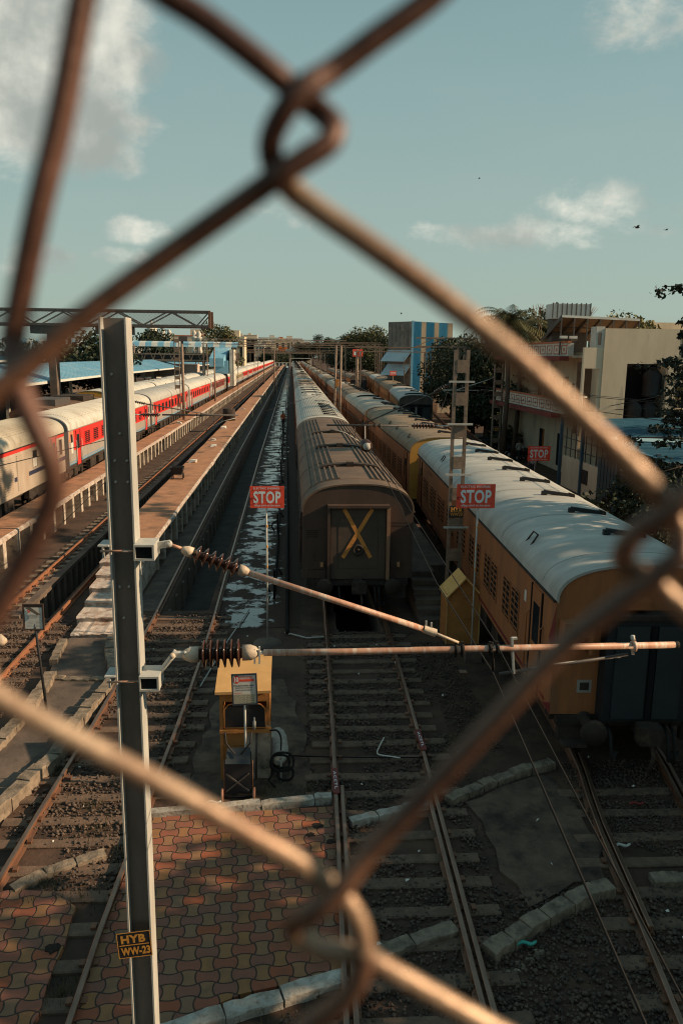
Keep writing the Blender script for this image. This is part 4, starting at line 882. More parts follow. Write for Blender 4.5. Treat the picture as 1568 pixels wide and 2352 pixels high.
insulator(ct,a5(440,1269),a5(551,1308),.074,6); insulator(ct,a5(455,1503),a5(560,1499),.112,6)
b=MB(); b.tube([a5(562,1313),a5(985,1449)],.0245,TUBEM,12); b.tube([a5(985,1449),a5(1052,1476)],.012,CAPM,8); b.lathe(a5(972,1444),a5(1000,1454),[(0,.032),(1,.032)],CAPM,12)
for x,y in ((978,1440),(990,1444)): p=a5(x,y); b.bar(p,p+Vector((0,0,.05)),.014,.014,GALV,up=(0,1,0))
b.build('stay_tube',ct)
b=MB(); b.tube([a5(606,1499),a5(800,1497),a5(1100,1490),a5(1552,1481)],.0265,TUBEM,14); b.lathe(a5(1549,1481),a5(1557,1481),[(0,.029),(1,.029),(1,0)],WIREM,12); b.build('bracket_tube',ct)
b=MB()
for x in (585,596): p=a5(x,1499); b.bar(p-Vector((0,0,.085)),p+Vector((0,0,.05)),.012,.02,GALV,up=(0,1,0)); b.bar(p-Vector((0,.03,.08)),p+Vector((0,-.03,.04)),.012,.014,GALV,up=(0,1,0))
b.tube([a5(572,1499),a5(608,1499)],.016,GALV,8); b.build('tube_clamp',ct)
b=MB()
for x,y in ((1046,1491),(1060,1490)): clampring(b,a5(x,y),.028)
b.build('stay_clamp',ct)
b=MB()
for x,y in ((1124,1489),(1140,1488)): clampring(b,a5(x,y),.027)
b.build('catenary_saddle',ct); b=MB(); b.tube([a5(1130,1475),a5(1132,1540)],.012,WIREM,6); b.box(a5(1132,0).x-.03,a5(1132,0).x+.03,YM-.04,YM+.04,a5(1132,1545).z-.02,a5(1132,1545).z+.02,WIREM); b.build('dropper',ct)
b=MB(); p=a5(1175,1466); q=a5(1179,1546); b.bar(p,q,.014,.04,GALV,up=(0,1,0)); b.bar(p,p+Vector((.04,0,.0)),.03,.014,GALV); b.build('drop_bracket',ct)
b=MB(); b.tube([a5(1146,1548),a5(1440,1503)],.014,STEELD,8); b.tube([a5(1180,1545),a5(1250,1528),a5(1425,1508)],.009,GALV,6); b.build('steady_arm',ct)
b=MB(); clampring(b,a5(1454,1484),.03,m=TUBEM); b.lathe(a5(1452,1468),a5(1452,1460),[(0,.018),(1,.018),(1,0)],GALV,8); b.build('end_clamp',ct)
# ---- lattice masts
def lattice(name,label,x,y,z0,h,w,plate=None,n=9,m=LATT,plates=True,group=None,dp=.16):
    t=thing(name,label,'mast',(x,y,z0),group); b=MB()
    for s in (-1,1): b.box(x+s*w/2-.035,x+s*w/2+.035,y-dp/2,y+dp/2,z0-.1,z0+h,m); 
    b.build('column',t); b=MB()
    for i in range(n):
        z=z0+h*(i+.5)/n
        if plates: q=MB(); q.box(x-w/2+.036,x+w/2-.036,y-dp/2-.012,y-dp/2+.0,z-h/n*.2,z+h/n*.2,m); q.build('batten',t)
        else:
            a=z0+h*i/n; c=z0+h*(i+1)/n; s=1 if i%2 else -1; b.bar((x-s*w/2,y-.06,a),(x+s*w/2,y-.06,c),.03,.03,m)
    if b.v: b.build('lacing',t)
    if plate:
        b=MB(); z=z0+plate[1]; c=Vector((x,y-dp/2-.03,z)); b.obox(c,(.2,0,0),(0,.006,0),(0,0,.17),BLACK); b.text('HYB',c+Vector((0,-.008,.075)),(1,0,0),(0,0,1),.3,.11,YEL); b.text(plate[0],c+Vector((0,-.008,-.075)),(1,0,0),(0,0,1),.34,.11,YEL); b.obox(c+Vector((0,-.008,0)),(.17,0,0),(0,.001,0),(0,0,.005),YEL); b.build('number_plate',t)
    return t
m20=lattice('lattice_mast','dark battened lattice mast with a yellow HYB WW20 plate beside the orange coach',4.6,21.2,0,7.9,.34,('WW20',3.45),9)
for z in (5.9,7.05,3.0,4.5):
    b=MB(); b.box(4.25,4.95,21.05,21.09,z-.025,z+.025,GALV); b.build('clamp_bracket',m20)
l19=lattice('lattice_mast','pale battened lattice mast with a yellow HYB WW19 plate beyond the grey coach roof',15.95,60,0,7.2,.62,('WW19',2.2),8,dp=.3)
def cant(label,x0,x1,y,z,up,r=.025,m=STEELD,ball=False):
    s=1 if x1>x0 else -1; t=thing('cantilever',label,'cantilever',(x0,y,z)); xa=x0+s*.45; xi=x0+s*1.2
    b=MB(); b.tube([(x0,y,z),(xa,y,z)],.02,GALV,6); b.tube([(xi,y,z),(x1,y,z)],r,m,8); b.build('bracket_tube',t)
    insulator(t,(xa,y,z),(xi-s*.08,y,z),.085,7,False)
    xm=x0+(x1-x0)*.72; b=MB(); b.tube([(x0+s*.1,y,z+up),(x0+(xm-x0)*.2,y,z+up*.8),(xm,y,z+.03)],r*.75,m,8); b.build('stay_tube',t)
    insulator(t,(x0+s*.15,y,z+up*.97),(x0+(xm-x0)*.22,y,z+up*.78),.06,6,False)
    b=MB(); b.tube([(xm+(x1-xm)*.2,y,z),(xm+(x1-xm)*.2,y,z-.38)],.012,m,6); b.tube([(x1-s*.1,y,z-.1),(x1-s*.5,y,z-.2),(xm+(x1-xm)*.1,y,z-.42)],.012,GALV,6); b.build('steady_arm',t)
    b=MB(); xc=x0+(x1-x0)*.62
    for dx in (0,.14): clampring(b,(xc+dx,y,z),.03)
    b.build('tube_clamp',t); return t
cant('dark tubular cantilever hung from the WW20 mast over the brown coach',4.4,.95,21.2,5.84,1.15)
b=MB(); p=aty(840,1023,20.4); o=thing('wire_insulator','round brown disc insulator seen end on above the brown coach roof','insulator',p)
insulator(o,p+Vector((0,-.25,0)),p+Vector((0,.25,0)),.16,3,False); b.lathe(p+Vector((0,-.36,0)),p+Vector((0,-.25,0)),[(0,0),(0,.09),(1,.1),(1,0)],GALV,16); b.tube([p+Vector((0,.2,0)),(2.0,21.2,5.84)],.012,GALV,6); b.build('end_fitting',o)
mp=lattice('overhead_line_mast','slender steel mast hidden behind the near mast on the raised walkway',-6.1,28.8,1.2,6.4,.2,None,6)
cant('dark tubular cantilever in front of the red coaches',-5.9,-1.95,28.7,5.52,.5,.03)
cant('thin cantilever carrying wires over the right hand tracks',15.7,11.6,60,5.2,1.0,.04,GALV)
# ---- overhead wires
def wire(label,pts,r=.008,m=WIREM,sag=0):
    P=[]
    for a,c in zip(pts,pts[1:]):
        a,c=Vector(a),Vector(c)
        for i in range(12):
            f=i/12; P.append(a+(c-a)*f-Vector((0,0,sag*4*f*(1-f))))
    P.append(Vector(pts[-1])); b=MB(); b.tube(P,r,m,5); tag(b.build('overhead_wire'),label,'wire','overhead wires')
wire('thick overhead wire running under the near cantilever to the lower right corner',[(1.35,1.0,4.95),a5(1131,1545),aty(1000,1335,10.5),(2.02,20.0,5.45)],.0075)
wire('upper overhead wire clamped on top of the near cantilever tube',[(1.42,1.0,5.25),a5(1140,1480),(1.85,12,5.35),(2.03,20.1,5.52)],.0055)
b=MB(); b.tube([a5(1178,1400,.7),a5(1178,1500,.6)],.006,WIREM,5)
for i,(x0,y0) in enumerate(((1.97,21.2),)):
    wire('overhead wire over the brown coach roofs of the central train',[(2.0,21.2,5.84),(1.95,70,5.9),(1.95,120,5.9),(1.95,200,5.9),(1.95,400,5.9)],.012,sag=.25)
wire('thin wire slung from the ground to the tall twin-leg mast',[(-1.5,44,4.6),(6.0,66,5.6)],.012)
wire('overhead wire in front of the red coaches',[(-7.6,10,5.3),(-3.15,28.7,5.5),(-3.2,80,5.5),(-3.3,190,5.5)],.01)
wire('slack dark wire sloping along the front of the far platform',[(-8.9,20,.55),(-9.9,45,1.2)],.016)
for i,(x,z) in enumerate(((12.2,5.2),(13.4,5.6),(16.8,5.4))): wire('fine overhead wire among the dark masts on the right, %s from the orange train'%ORD[i],[(x-1.5,20,z+.8),(x,60,z),(x+1.5,120,z+.3)],.012)
wire('long wire dropping across the sooty coach roof',[(7.6,40,4.6),(13.6,62,9.0)],.012)
wire('black service wire crossing the blue tin roof',[(14.5,30,6.3),(19,46,4.9)],.02); wire('second service wire crossing the blue tin roof',[(16.5,30,5.9),(19.2,46,4.7)],.02)
# ---- distant masts and portals
gl='lattice masts along the yard'
for i,(px,py,Y,h,w,pl,lab) in enumerate([(405,772,84,0,.5,1,'battened mast rising behind the red coaches beside the round pole'),(660+0,0,0,0,0,0,''),(905,940,0,0,0,0,'')]):
    if Y: p=aty(px,py,Y); lattice('lattice_mast',lab,p.x,Y,0,p.z,w,None,10)
def pole(label,x,y,h,r=.11,box=False,z0=0):
    t=thing('pole',label,'pole',(x,y,z0)); b=MB(); b.tube([(x,y,z0-.1),(x,y,h*.5),(x,y,h)],[r,r*.9,r*.8],LATT,8); b.build('shaft',t)
    if box: b=MB(); b.box(x-.25,x+.55,y-.2,y+.2,h-.05,h+.45,STEELD); b.tube([(x,y,h-.3),(x+.9,y,h-.3)],.04,STEELD,6); b.build('lamp_head',t)
p=aty(418,783,80); pole('thick round pole with a lamp box standing beside the red coaches',p.x,80,p.z,.16,True)
for i,(px,pt,Y,lab) in enumerate([(492,800,112,'thin dark pole between the blue platform roof and the red train'),(308,790,140,'thin pole against the striped footbridge'),(606,800,180,'slim pole near the far end of the red train'),(630,805,190,'last slim pole on the left of the converging tracks')]):
    p=aty(px,pt,Y); pole(lab,p.x,Y,p.z,.13)
lm=[(540,795,115,.8,'diagonally laced mast in front of the blue stair tower'),(632,800,150,.7,'laced mast left of the vanishing point'),(588,800,135,.7,'laced mast behind the straw-yellow coach'),(824,798,128,.9,'pale laced mast right of the twin-leg mast'),(877,800,140,.8,'laced mast under the right end of the long portal'),(713,812,185,.7,'thin laced mast above the orange train'),(725,812,170,.7,'second thin laced mast above the orange train'),(742,812,160,.8,'third thin laced mast above the orange train'),(935,820,100,.8,'rusty laced mast beside the sooty coach end'),(985,800,92,.9,'pale laced mast under the blue and white tower'),(890,840,150,.5,'slim mast beside the red twin sign')]
for px,pt,Y,w,lab in lm:
    p=aty(px,pt,Y); lattice('lattice_mast',lab,p.x,Y,0,p.z,w*.9,None,12,plates=False,dp=.12)
p0=aty(775,800,62); t=thing('twin_leg_mast','tall twin-leg mast leaning between the ribbed roofs and the orange train','mast',(5.05,62,0)); b=MB()
pa,pb=aty(772,800,62),aty(783,800,62); ba,bb=aty(767,955,62),aty(779,955,62)
b.tube([(ba.x,62,0),pa+Vector((0,0,.2))],.085,LATT,8); b.tube([(bb.x+.05,62,0),pb+Vector((0,0,.2))],.085,LATT,8)
for i in range(7): z=1+i*1.1; b.bar((ba.x,62,z),(bb.x,62,z+.9),.04,.04,LATT)
b.build('column',t); b=MB(); b.box(ba.x+.1,bb.x-.05,61.8,62.2,5.3,5.9,OCHRE); b.build('lamp_head',t)
def portal(label,x0,x1,y,z,h,posts,d=.8):
    t=thing('portal_gantry',label,'gantry',(x0,y,0)); b=MB(); n=int((x1-x0)/1.3)
    for zz in (z,z+h):
        for yy in (y-d/2,y+d/2): b.bar((x0,yy,zz),(x1,yy,zz),.11,.11,LATT)
    for i in range(n):
        a=x0+(x1-x0)*i/n; c=x0+(x1-x0)*(i+1)/n; s=i%2
        b.bar((a,y-d/2,z+h*s),(c,y-d/2,z+h*(1-s)),.06,.06,LATT); b.bar((a,y-d/2,z+h),(c,y+d/2,z+h),.05,.05,LATT)
    b.build('lattice_beam',t)
    for x in posts:
        b=MB()
        for s in (-1,1): b.box(x+s*.28-.06,x+s*.28+.06,y-.3,y+.3,-.1,z,LATT)
        for i in range(8): b.bar((x-.28,y-.3,z*i/8),(x+.28,y-.3,z*(i+.9)/8),.05,.05,LATT)
        b.build('post',t)
portal('long lattice portal spanning all tracks at the far end',-14,8.6,125,9.3,.75,(-13.5,8.2))
portal('second lattice portal farther along the tracks',-20,19,165,9.4,.8,(-19.5,5.6,18.5))
for i,Y in enumerate((270,330,400,470)): portal('small remote portal over the tracks, %s beyond the three large ones'%ORD[i],-22,16,Y,8.6,.9,(-21,-.6,15))
portal('far lattice portal close to the vanishing point',-26,24,215,10.4,.9,(-25,-5,23))
pR=aty(832,800,104); portal('lattice portal on the right in front of the trees',pR.x-1,aty(985,808,104).x,104,8.3,.6,(pR.x-.5,aty(985,808,104).x-.3))
pR=aty(1010,783,82); portal('light lattice portal below the blue and white tower',aty(955,783,70).x,aty(1070,790,70).x,70,8.6,.75,(aty(1060,790,70).x,))
t=thing('loading_gauge','low pale frame standing over the far end of the central train','frame',(2.0,300,0)); b=MB(); b.bar((-.6,300,6.6),(7.2,300,6.6),.2,.2,GALV); b.bar((7.2,300,0),(7.2,300,6.6),.2,.2,GALV); b.bar((-.6,300,0),(-.6,300,6.6),.2,.2,GALV); b.build('frame',t)
# ------------------------------------------------------------------ stop signs
def stop(label,x,y,zb,w,h,z0=0,xp=None,small=False,group='red stop boards'):
    t=thing('stop_sign',label,'sign',(x,y,z0),group); xp=x if xp is None else xp
    b=MB(); b.tube([(xp,y+.05,z0-.05),(xp-.01,y+.05,zb+h*.9)],.024 if not small else .05,GALV if not small else LATT,8)
    for z in (zb-.5,zb-1.05,zb-1.6): b.lathe((xp,y+.05,z-.03),(xp,y+.05,z+.03),[(0,.028),(1,.028)],YEL,8)
    b.build('pole',t); b=MB(); b.box(x-w/2,x+w/2,y-.006,y+.012,zb,zb+h,REDS); p=b.build('panel',t); b=MB(); F=y-.0075; U,V=(1,0,0),(0,0,1)
    b.text('STOP',(x,F,zb+h*.49),U,V,w*.80,h*.56,LETW,.001)
    if not small:
        b.text('ELECTRIC ENGINES',(x-w*.02,F,zb+h*.90),U,V,w*.76,h*.085,LETW,.001); b.text(HIN,(x,F,zb+h*.105),U,V,w*.76,h*.12,LETW,.001)
        b.text('←',(x-w*.435,F-.001,zb+h*.43),U,V,w*.13,h*.15,MAROON,.001)
        for i in range(5):
            for zz in (.81,.19): b.lathe((x-w*.41+w*.205*i,F-.008,zb+h*zz),(x-w*.41+w*.205*i,F,zb+h*zz),[(0,0),(0,w*.011),(1,w*.011)],UNDER,8)
    b.build('lettering',p); return t
stop('red ELECTRIC ENGINES STOP board on a thin pole left of the brown coach',-.645,20.06,3.76,.89,.58,0,-.66)
stop('red ELECTRIC ENGINES STOP board in front of the grey coach roof and WW20 mast',4.58,18.8,4.0,.97,.61,0,4.66)
stop('red STOP board on a pale pole beyond the grey coach roof by the dirt path',15.35,47.2,1.42,1.42,.92,-.4,15.15)
p=aty(1571/1.7417*1.0,858,118); stop('tiny red STOP board among the dark masts by the sooty coach',p.x,118,p.z-.3,.95,.7,0,None,True)
p=aty(821,811,118); t=thing('signal_board','pair of red signal boards with white marks on a post above the sooty train','sign',(p.x,118,0)); b=MB(); b.tube([(p.x,118.1,0),(p.x,118.1,p.z+.6)],.16,LATT,8); b.build('pole',t)
for s in (-1,1): b=MB(); b.box(p.x+s*.42-.34,p.x+s*.42+.34,117.8,117.9,p.z-.5,p.z+.55,REDS); b.box(p.x+s*.42-.13,p.x+s*.42+.13,117.78,117.8,p.z-.3,p.z+.25,LETW); b.build('panel',t)
p=aty(1390/2.613/1.7417+718,862,110)
# ---- pit line notice boards
def notice(label,x0,x1,z0,z1,y,num,lean=0,torn=False,foot=None,post=None):
    t=thing('notice_board',label,'notice board',(foot or ((x0+x1)/2,y,0))); w,h=x1-x0,z1-z0; cx,cz=(x0+x1)/2,(z0+z1)/2; tl=.05 if not torn else -.02
    U=Vector((1,0,tl*.6)).normalized(); V=Vector((-tl*.6,0,1)).normalized(); c=Vector((cx,y,cz)); F=Vector((0,-1,0)); frm=mat('board_frame',(.035,.045,.06),(.025,.03,.04),4,.5) if not torn else mat('brown_frame',(.10,.06,.045),(.07,.045,.035),4,.7)
    b=MB(); b.tube([foot or (cx,y+.03,-.05),(cx+.0,y+.03,cz)],.02 if not torn else .03,post or GALV,8); b.build('pole',t)
    b=MB(); b.obox(c,U*w/2,(0,.006,0),V*h/2,WHITEP if not torn else frm)
    for s in (-1,1): b.obox(c+U*(w/2)*s+F*.008,U*.012,(0,.01,0),V*(h/2+.012),frm); b.obox(c+V*(h/2)*s+F*.008,U*(w/2-.012),(0,.01,0),V*.012,frm)
    pn=b.build('panel',t); b=MB(); P=lambda u,v,d=.0075: c+U*(w*u)+V*(h*v)+F*d
    if torn:
        b.obox(P(.0,-.05),U*w*.43,(0,.0008,0),V*h*.42,mat('paper',(.62,.62,.58),(.5,.5,.46),6,.8)); k=.009
        a=[P(-.42,.36,k),P(-.1,.40,k+.03),P(.40,.12,k+.05),P(.2,.08,k+.02)]; b.add(a,[(0,1,2,3)],mat('curled_paper',(.36,.27,.20),(.28,.2,.15),6,.8))
        b.text('9',P(-.22,.22,.011),U,V,w*.16,h*.13,REDS,.001)
        for i in range(3): b.text(PT[i],P(-.02,.07-.055*i,.011),U,V,w*.55,h*.032,NAVY,.001)
        for i in range(5): b.text(PTB[i],P(-.18,-.16-.055*i,.011),U,V,w*.34,h*.022,UNDER,.001); b.text('Available',P(.2,-.16-.055*i,.011),U,V,w*.2,h*.022,UNDER,.001)
    else:
        cc=P(-.31,.335); b.add([cc+U*(w*.135*math.cos(a*.3927))+V*(h*.135*math.sin(a*.3927)) for a in range(16)],[tuple(range(16))],REDS); b.text('10',P(-.31,.335,.009),U,V,w*.17,h*.17,LETW,.001)
        b.text('PITLINE',P(.09,.40),U,V,w*.5,h*.075,REDS,.001)
        b.obox(P(.08,.30,.008),U*w*.26,(0,.0006,0),V*h*.036,REDS); b.add([P(.33,.36,.009),P(.33,.24,.009),P(.44,.30,.009)],[(0,1,2)],REDS)
        for i in range(3): b.text(PT[i],P(-.03,.125-.078*i),U,V,w*(.84 if i==0 else .68),h*.055,NAVY,.001)
        b.text('Facilities',P(-.28,-.115),U,V,w*.3,h*.04,REDS,.001)
        b.obox(P(0,-.315,.0076),U*w*.46,(0,.0004,0),V*h*.16,mat('table_cream',(.60,.56,.42),(.5,.46,.34),6,.8))
        for i in range(5): b.text(PTB[i],P(-.2,-.185-.063*i,.0085),U,V,w*.46,h*.042,UNDER,.001); b.text('Available',P(.24,-.185-.063*i,.0085),U,V,w*.28,h*.036,UNDER,.001); b.obox(P(0,-.215-.063*i,.0086),U*w*.46,(0,.0003,0),V*.0015,UNDER)
        b.obox(P(.07,-.315,.0086),U*.0015,(0,.0003,0),V*h*.16,UNDER)
    b.build('lettering',pn)
notice('white 10 PITLINE notice board with a red arrow in front of the yellow kiosk',-1.035,-.615,1.69,2.25,12.74,'10')
notice('torn pit line notice board on a leaning black post beside the path',-5.69,-5.27,1.9,2.46,16.1,'9',torn=True,foot=(-5.3,16.0,0),post=BLACK)
# ------------------------------------------------------------------ yellow kiosk, trolley, hoses
k=thing('kiosk','narrow yellow kiosk with a sloping roof and a glazed front','kiosk',(-.85,13.3,0))
b=MB(); b.add([(-1.37,13.0,1.80),(-.38,13.0,1.82),(-.38,14.1,2.12),(-1.37,14.1,2.10),(-1.37,13.0,1.75),(-.38,13.0,1.77),(-.38,14.1,2.07),(-1.37,14.1,2.05)],[(0,1,2,3),(7,6,5,4),(4,5,1,0),(5,6,2,1),(6,7,3,2),(7,4,0,3)],OCHREL); b.build('roof',k)
b=MB(); b.box(-1.3,-1.24,13.08,14.0,.0,1.76,OCHRE); b.box(-.46,-.40,13.08,14.0,1.1,1.76,OCHRE); b.box(-1.3,-.40,13.94,14.0,0,1.98,OCHRE); b.box(-1.24,-.46,13.08,13.12,1.58,1.76,OCHRE); b.box(-1.3,-.38,13.03,13.14,.99,1.05,OCHRE); b.box(-1.24,-.84,13.1,13.16,.03,.985,OCHRE); b.box(-.84,-.40,13.12,13.5,.0,.985,PILLD,jit=.01)
for zz in (.42,.72): b.box(-1.22,-.86,13.085,13.1,zz,zz+.012,ORND)
b.tube([(-.66,13.1,.02),(-.64,13.1,.97)],.018,STEELD,6); b.build('wall',k)
b=MB()
n=8
for i in range(n):
    a0,a1=math.pi*i/n,math.pi*(i+1)/n
b.add([(-1.22,13.07,1.08),(-.48,13.07,1.08),(-.48,13.07,1.44),(-.56,13.07,1.53),(-.75,13.07,1.57),(-.95,13.07,1.57),(-1.14,13.07,1.53),(-1.22,13.07,1.44)],[tuple(range(8))],GLASSD)
b.tube([(-1.22,13.06,1.08),(-1.22,13.06,1.44),(-1.14,13.06,1.53),(-.95,13.06,1.57),(-.75,13.06,1.57),(-.56,13.06,1.53),(-.48,13.06,1.44),(-.48,13.06,1.08),(-1.22,13.06,1.08)],.012,OCHRE,5); b.build('window',k)
b=MB(); b.tube([(-.68,13.04,1.06),(-.68,13.04,1.2),(-.68,13.04,1.24),(-.68,13.04,1.29)],[.03,.03,.013,.013],mat('bottle_plastic',(.35,.36,.33),(.28,.29,.27),5,.2),8); tag(b.build('bottle'),'small clear bottle standing on the kiosk sill','bottle')
t=thing('hand_trolley','black box trolley with raised handles and small wheels in front of the kiosk','trolley',(-.95,12.5,0))
b=MB(); b.box(-1.16,-.72,12.42,12.85,.16,.72,BLACK,jit=.012); b.add([(-1.16,12.40,.74),(-.72,12.40,.73),(-.74,12.75,.86),(-1.14,12.75,.86)],[(0,1,2,3)],mat('dark_lid',(.05,.055,.06),(.035,.04,.045),4,.5)); b.build('box',t)
b=MB(); b.bar((-1.14,12.405,.22),(-.75,12.405,.55),.025,.02,STEELD,up=(0,1,0)); b.bar((-.75,12.40,.22),(-1.14,12.40,.55),.025,.02,STEELD,up=(0,1,0)); b.tube([(-1.18,12.44,.1),(-.68,12.44,.1)],.016,STEELD,6); b.tube([(-1.18,12.44,.1),(-1.18,12.5,.75)],.014,RAILM,6); b.tube([(-.69,12.44,.1),(-.69,12.5,.75)],.014,RAILM,6); b.build('frame',t)
for s in (-1,1): b=MB(); x=-.94+s*.23; b.tube([(x-s*.18,12.5,.86),(x-s*.02,12.6,1.02),(x+s*.0,12.62,1.22)],.018,BLACK,6); b.build('handle',t)
for s in (-1,1): b=MB(); x=-.94+s*.275; b.lathe((x-.022,12.42,.13),(x+.022,12.42,.13),[(0,0),(0,.13),(1,.13),(1,0)],mat('trolley_wheel',(.32,.15,.09),(.22,.1,.07),5,.7),16); b.build('wheel',t)
t=thing('hose','black rubber hose coiled on a stand beside the yellow kiosk','hose',(-.2,12.95,0)); b=MB()
for j,(cx,cz,rr) in enumerate(((-.17,.48,.20),(-.22,.44,.17),(-.12,.2,.14))):
    b.tube([(cx+rr*math.cos(a*.2618),12.9+.03*math.sin(a*.8)+.04*j,cz+rr*math.sin(a*.2618)) for a in range(25)],.022,TYRE,7)
b.tube(catmull([(-.40,13.0,1.05),(-.27,12.95,1.07),(-.2,12.92,.95),(-.2,12.92,.7)],5),.016,TYRE,6); b.tube([(-.3,12.9,.35),(-.42,12.85,.15),(-.3,12.8,.03)],.022,TYRE,6); b.build('coil',t); b=MB(); b.tube([(-.2,13.0,0),(-.2,13.0,.7)],.02,GALV,6); b.tube([(-.2,13.0,.5),(-.32,12.96,.5)],.03,CAPM,8); b.build('standpipe',t)
b=MB(); P=[]
for i in range(9):
    f=i/8; P.append((-.27+.02*math.sin(f*5),13.25+1.25*f,.26+.02*math.sin(f*9)))
b.tube(P,[.05,.15,.18,.19,.185,.19,.18,.15,.06],WHITEW,12); tag(b.build('plastic_sheeted_block'),'long whitewashed block lying behind the yellow kiosk','block')
h=thing('hut','small yellow gabled hut at the foot of the WW20 mast','hut',(4.62,19.9,0))
b=MB(); x0,x1=4.17,5.10; b.add([(x0,19.85,0),(x1,19.85,0),(x1,19.85,1.42),(4.65,19.85,1.86),(x0,19.85,1.42),(x0,20.65,0),(x1,20.65,0),(x1,20.65,1.42),(4.65,20.65,1.86),(x0,20.65,1.42)],[(0,1,2,3,4),(9,8,7,6,5),(0,4,9,5),(1,6,7,2)],OCHRE)
b.tube(catmull([(4.24,19.84,1.34),(4.35,19.84,1.45),(4.5,19.84,1.42),(4.65,19.84,1.32),(4.8,19.84,1.42),(4.95,19.84,1.45),(5.06,19.84,1.34)],4),.012,ORND,5); b.box(x0,x1,19.835,19.848,.74,.755,ORND)
for x in (x0,x1-.03): b.box(x,x+.03,19.83,19.848,.0,1.36,OCHREL)
b.build('wall',h); b=MB()
for s in (-1,1):
    e=Vector((4.65+s*.52,0,1.36)); a=Vector((4.65,0,1.92)); d=Vector((0,0,-.05))
    q=[Vector((a.x,19.74,a.z)),Vector((e.x,19.74,e.z)),Vector((e.x,20.75,e.z)),Vector((a.x,20.75,a.z))]; b.add(q+[v+d for v in q],[(0,1,2,3),(7,6,5,4),(0,4,5,1),(1,5,6,2),(2,6,7,3)],HUTR)
b.build('roof',h)
b=MB(); b.box(4.45,4.85,18.5,18.95,-.02,.3,CONCG,jit=.03); b.box(4.5,4.75,18.55,18.8,.29,.4,CONCG,jit=.03); tag(b.build('concrete_footing'),'rough concrete block at the foot of the right STOP pole','block')
b=MB(); b.lathe((-.66,20.1,-.02),(-.66,20.1,.09),[(0,.42),(.6,.36),(1,.2),(1,0)],CONCG,16); tag(b.build('concrete_footing'),'low round concrete pad at the foot of the left STOP pole','block')
t=thing('water_pipe','long dark water pipe with standpipes beside the brown coach','pipe',(-.15,21,0)); b=MB(); b.tube([(-.13,20.6,.12),(-.2,35,.12),(-.5,75,.12),(-.8,190,.12)],.06,WIREM,8); b.build('main_pipe',t)
b=MB(); b.tube([(-.55,24.5,.1),(-.6,36,.1),(-.8,75,.1),(-1.1,190,.1)],.045,TYRE,7); b.build('hose_line',t)
for i in range(9):
    y=24+i*9; x=-.2-.006*(y-21); b=MB(); b.tube([(x-.35,y,0),(x-.35,y,.95),(x-.2,y,1.0),(x-.1,y,.8)],.035,TYRE,6); b.tube(catmull([(x-.35,y,.7),(x-.6,y+.2,.4),(x-.5,y+.5,.08)],4),.03,TYRE,6); b.build('standpipe',t)
t=thing('ground_rail','thin rod fixed across the central track','rod',(1.6,13.9,0)); b=MB(); b.tube([(-.1,13.85,.08),(.8,13.72,.1),(2.7,13.62,.1)],.014,WIREM,6); b.build('rod',t)
b=MB(); b.tube(catmull([(1.86,14.42,.12),(1.70,14.0,.11),(1.66,13.82,.11),(1.72,13.74,.11),(2.08,13.62,.11)],6),.014,WHITEP,7); tag(b.build('bent_pipe'),'bent white plastic pipe lying between the central rails','pipe')
b=MB(); b.tube([(-2.15,17.2,.05),(-1.75,20,.08),(-1.3,22.8,.06)],.018,GALV,6); tag(b.build('loose_rod'),'long thin steel rod lying between the left track and the STOP pole','rod')
b=MB(); b.tube([(-.2,20.7,.08),(.4,20.3,.06),(.9,20.3,.08)],.022,GALV,6); tag(b.build('loose_rod'),'pale stick on the dirt near the pipe end','rod')
# small tank on platform and a drum
t=thing('barrow','small dark tipping barrow standing on the raised walkway','barrow',(-6.05,41,1.2)); b=MB(); b.add([(-6.4,40.8,1.85),(-5.7,40.8,1.85),(-5.7,41.5,1.85),(-6.4,41.5,1.85),(-6.25,40.9,1.45),(-5.8,40.9,1.45),(-5.8,41.4,1.45),(-6.25,41.4,1.45)],[(0,1,5,4),(1,2,6,5),(2,3,7,6),(3,0,4,7),(4,5,6,7)],BLACK); b.build('tub',t); b=MB()
for x in (-6.3,-5.75):
    b.tube([(x,40.9,1.2),(x,41.0,1.5)],.03,UNDER,6); b.tube([(x,41.4,1.2),(x,41.3,1.5)],.03,UNDER,6)
b.bar((-6.3,40.9,1.24),(-5.75,40.9,1.24),.04,.04,UNDER); b.build('frame',t)
b=MB(); b.lathe((-6.3,79,1.2),(-6.3,79,2.35),[(0,.6),(0,.62),(1,.62),(1,0)],UNDER,18); tag(b.build('drum'),'dark round drum standing on the raised walkway','drum')
t=thing('water_tank','grey round-ended tank under the edge of the far platform','tank',(-9.8,44,.5)); b=MB(); b.lathe((-9.75,43.6,.5),(-9.75,45.1,.5),[(0,0),(.03,.2),(.1,.36),(.2,.4),(.9,.4),(1,.3),(1,0)],GREYS,18); b.build('shell',t); b=MB(); b.lathe((-9.75,43.35,.5),(-9.75,43.62,.5),[(0,0),(0,.08),(1,.1)],CAPM,10); b.build('nozzle',t)
b=MB(); b.lathe((-7.6,19.5,.3),(-7.45,19.6,.45),[(0,0),(0,.16),(.8,.16),(1,.1),(1,0)],CAPM,14); tag(b.build('lamp_cap'),'small cream lamp cap on the pit edge behind the torn board','lamp')
for i,(x,y) in enumerate(((-6.0,47.5),(-5.6,56),(-6.0,60),(-6.1,70),(-5.9,95),(-11,52),(-10.7,75))):
    b=MB(); b.box(x-.2,x+.2,y-.15,y+.15,1.2 if x>-8 else 1.15,1.36,WHITEP,jit=.08); tag(b.build('paper_bundle'),'pale crumpled bundle left on the raised platforms','litter','bundles on the platforms')
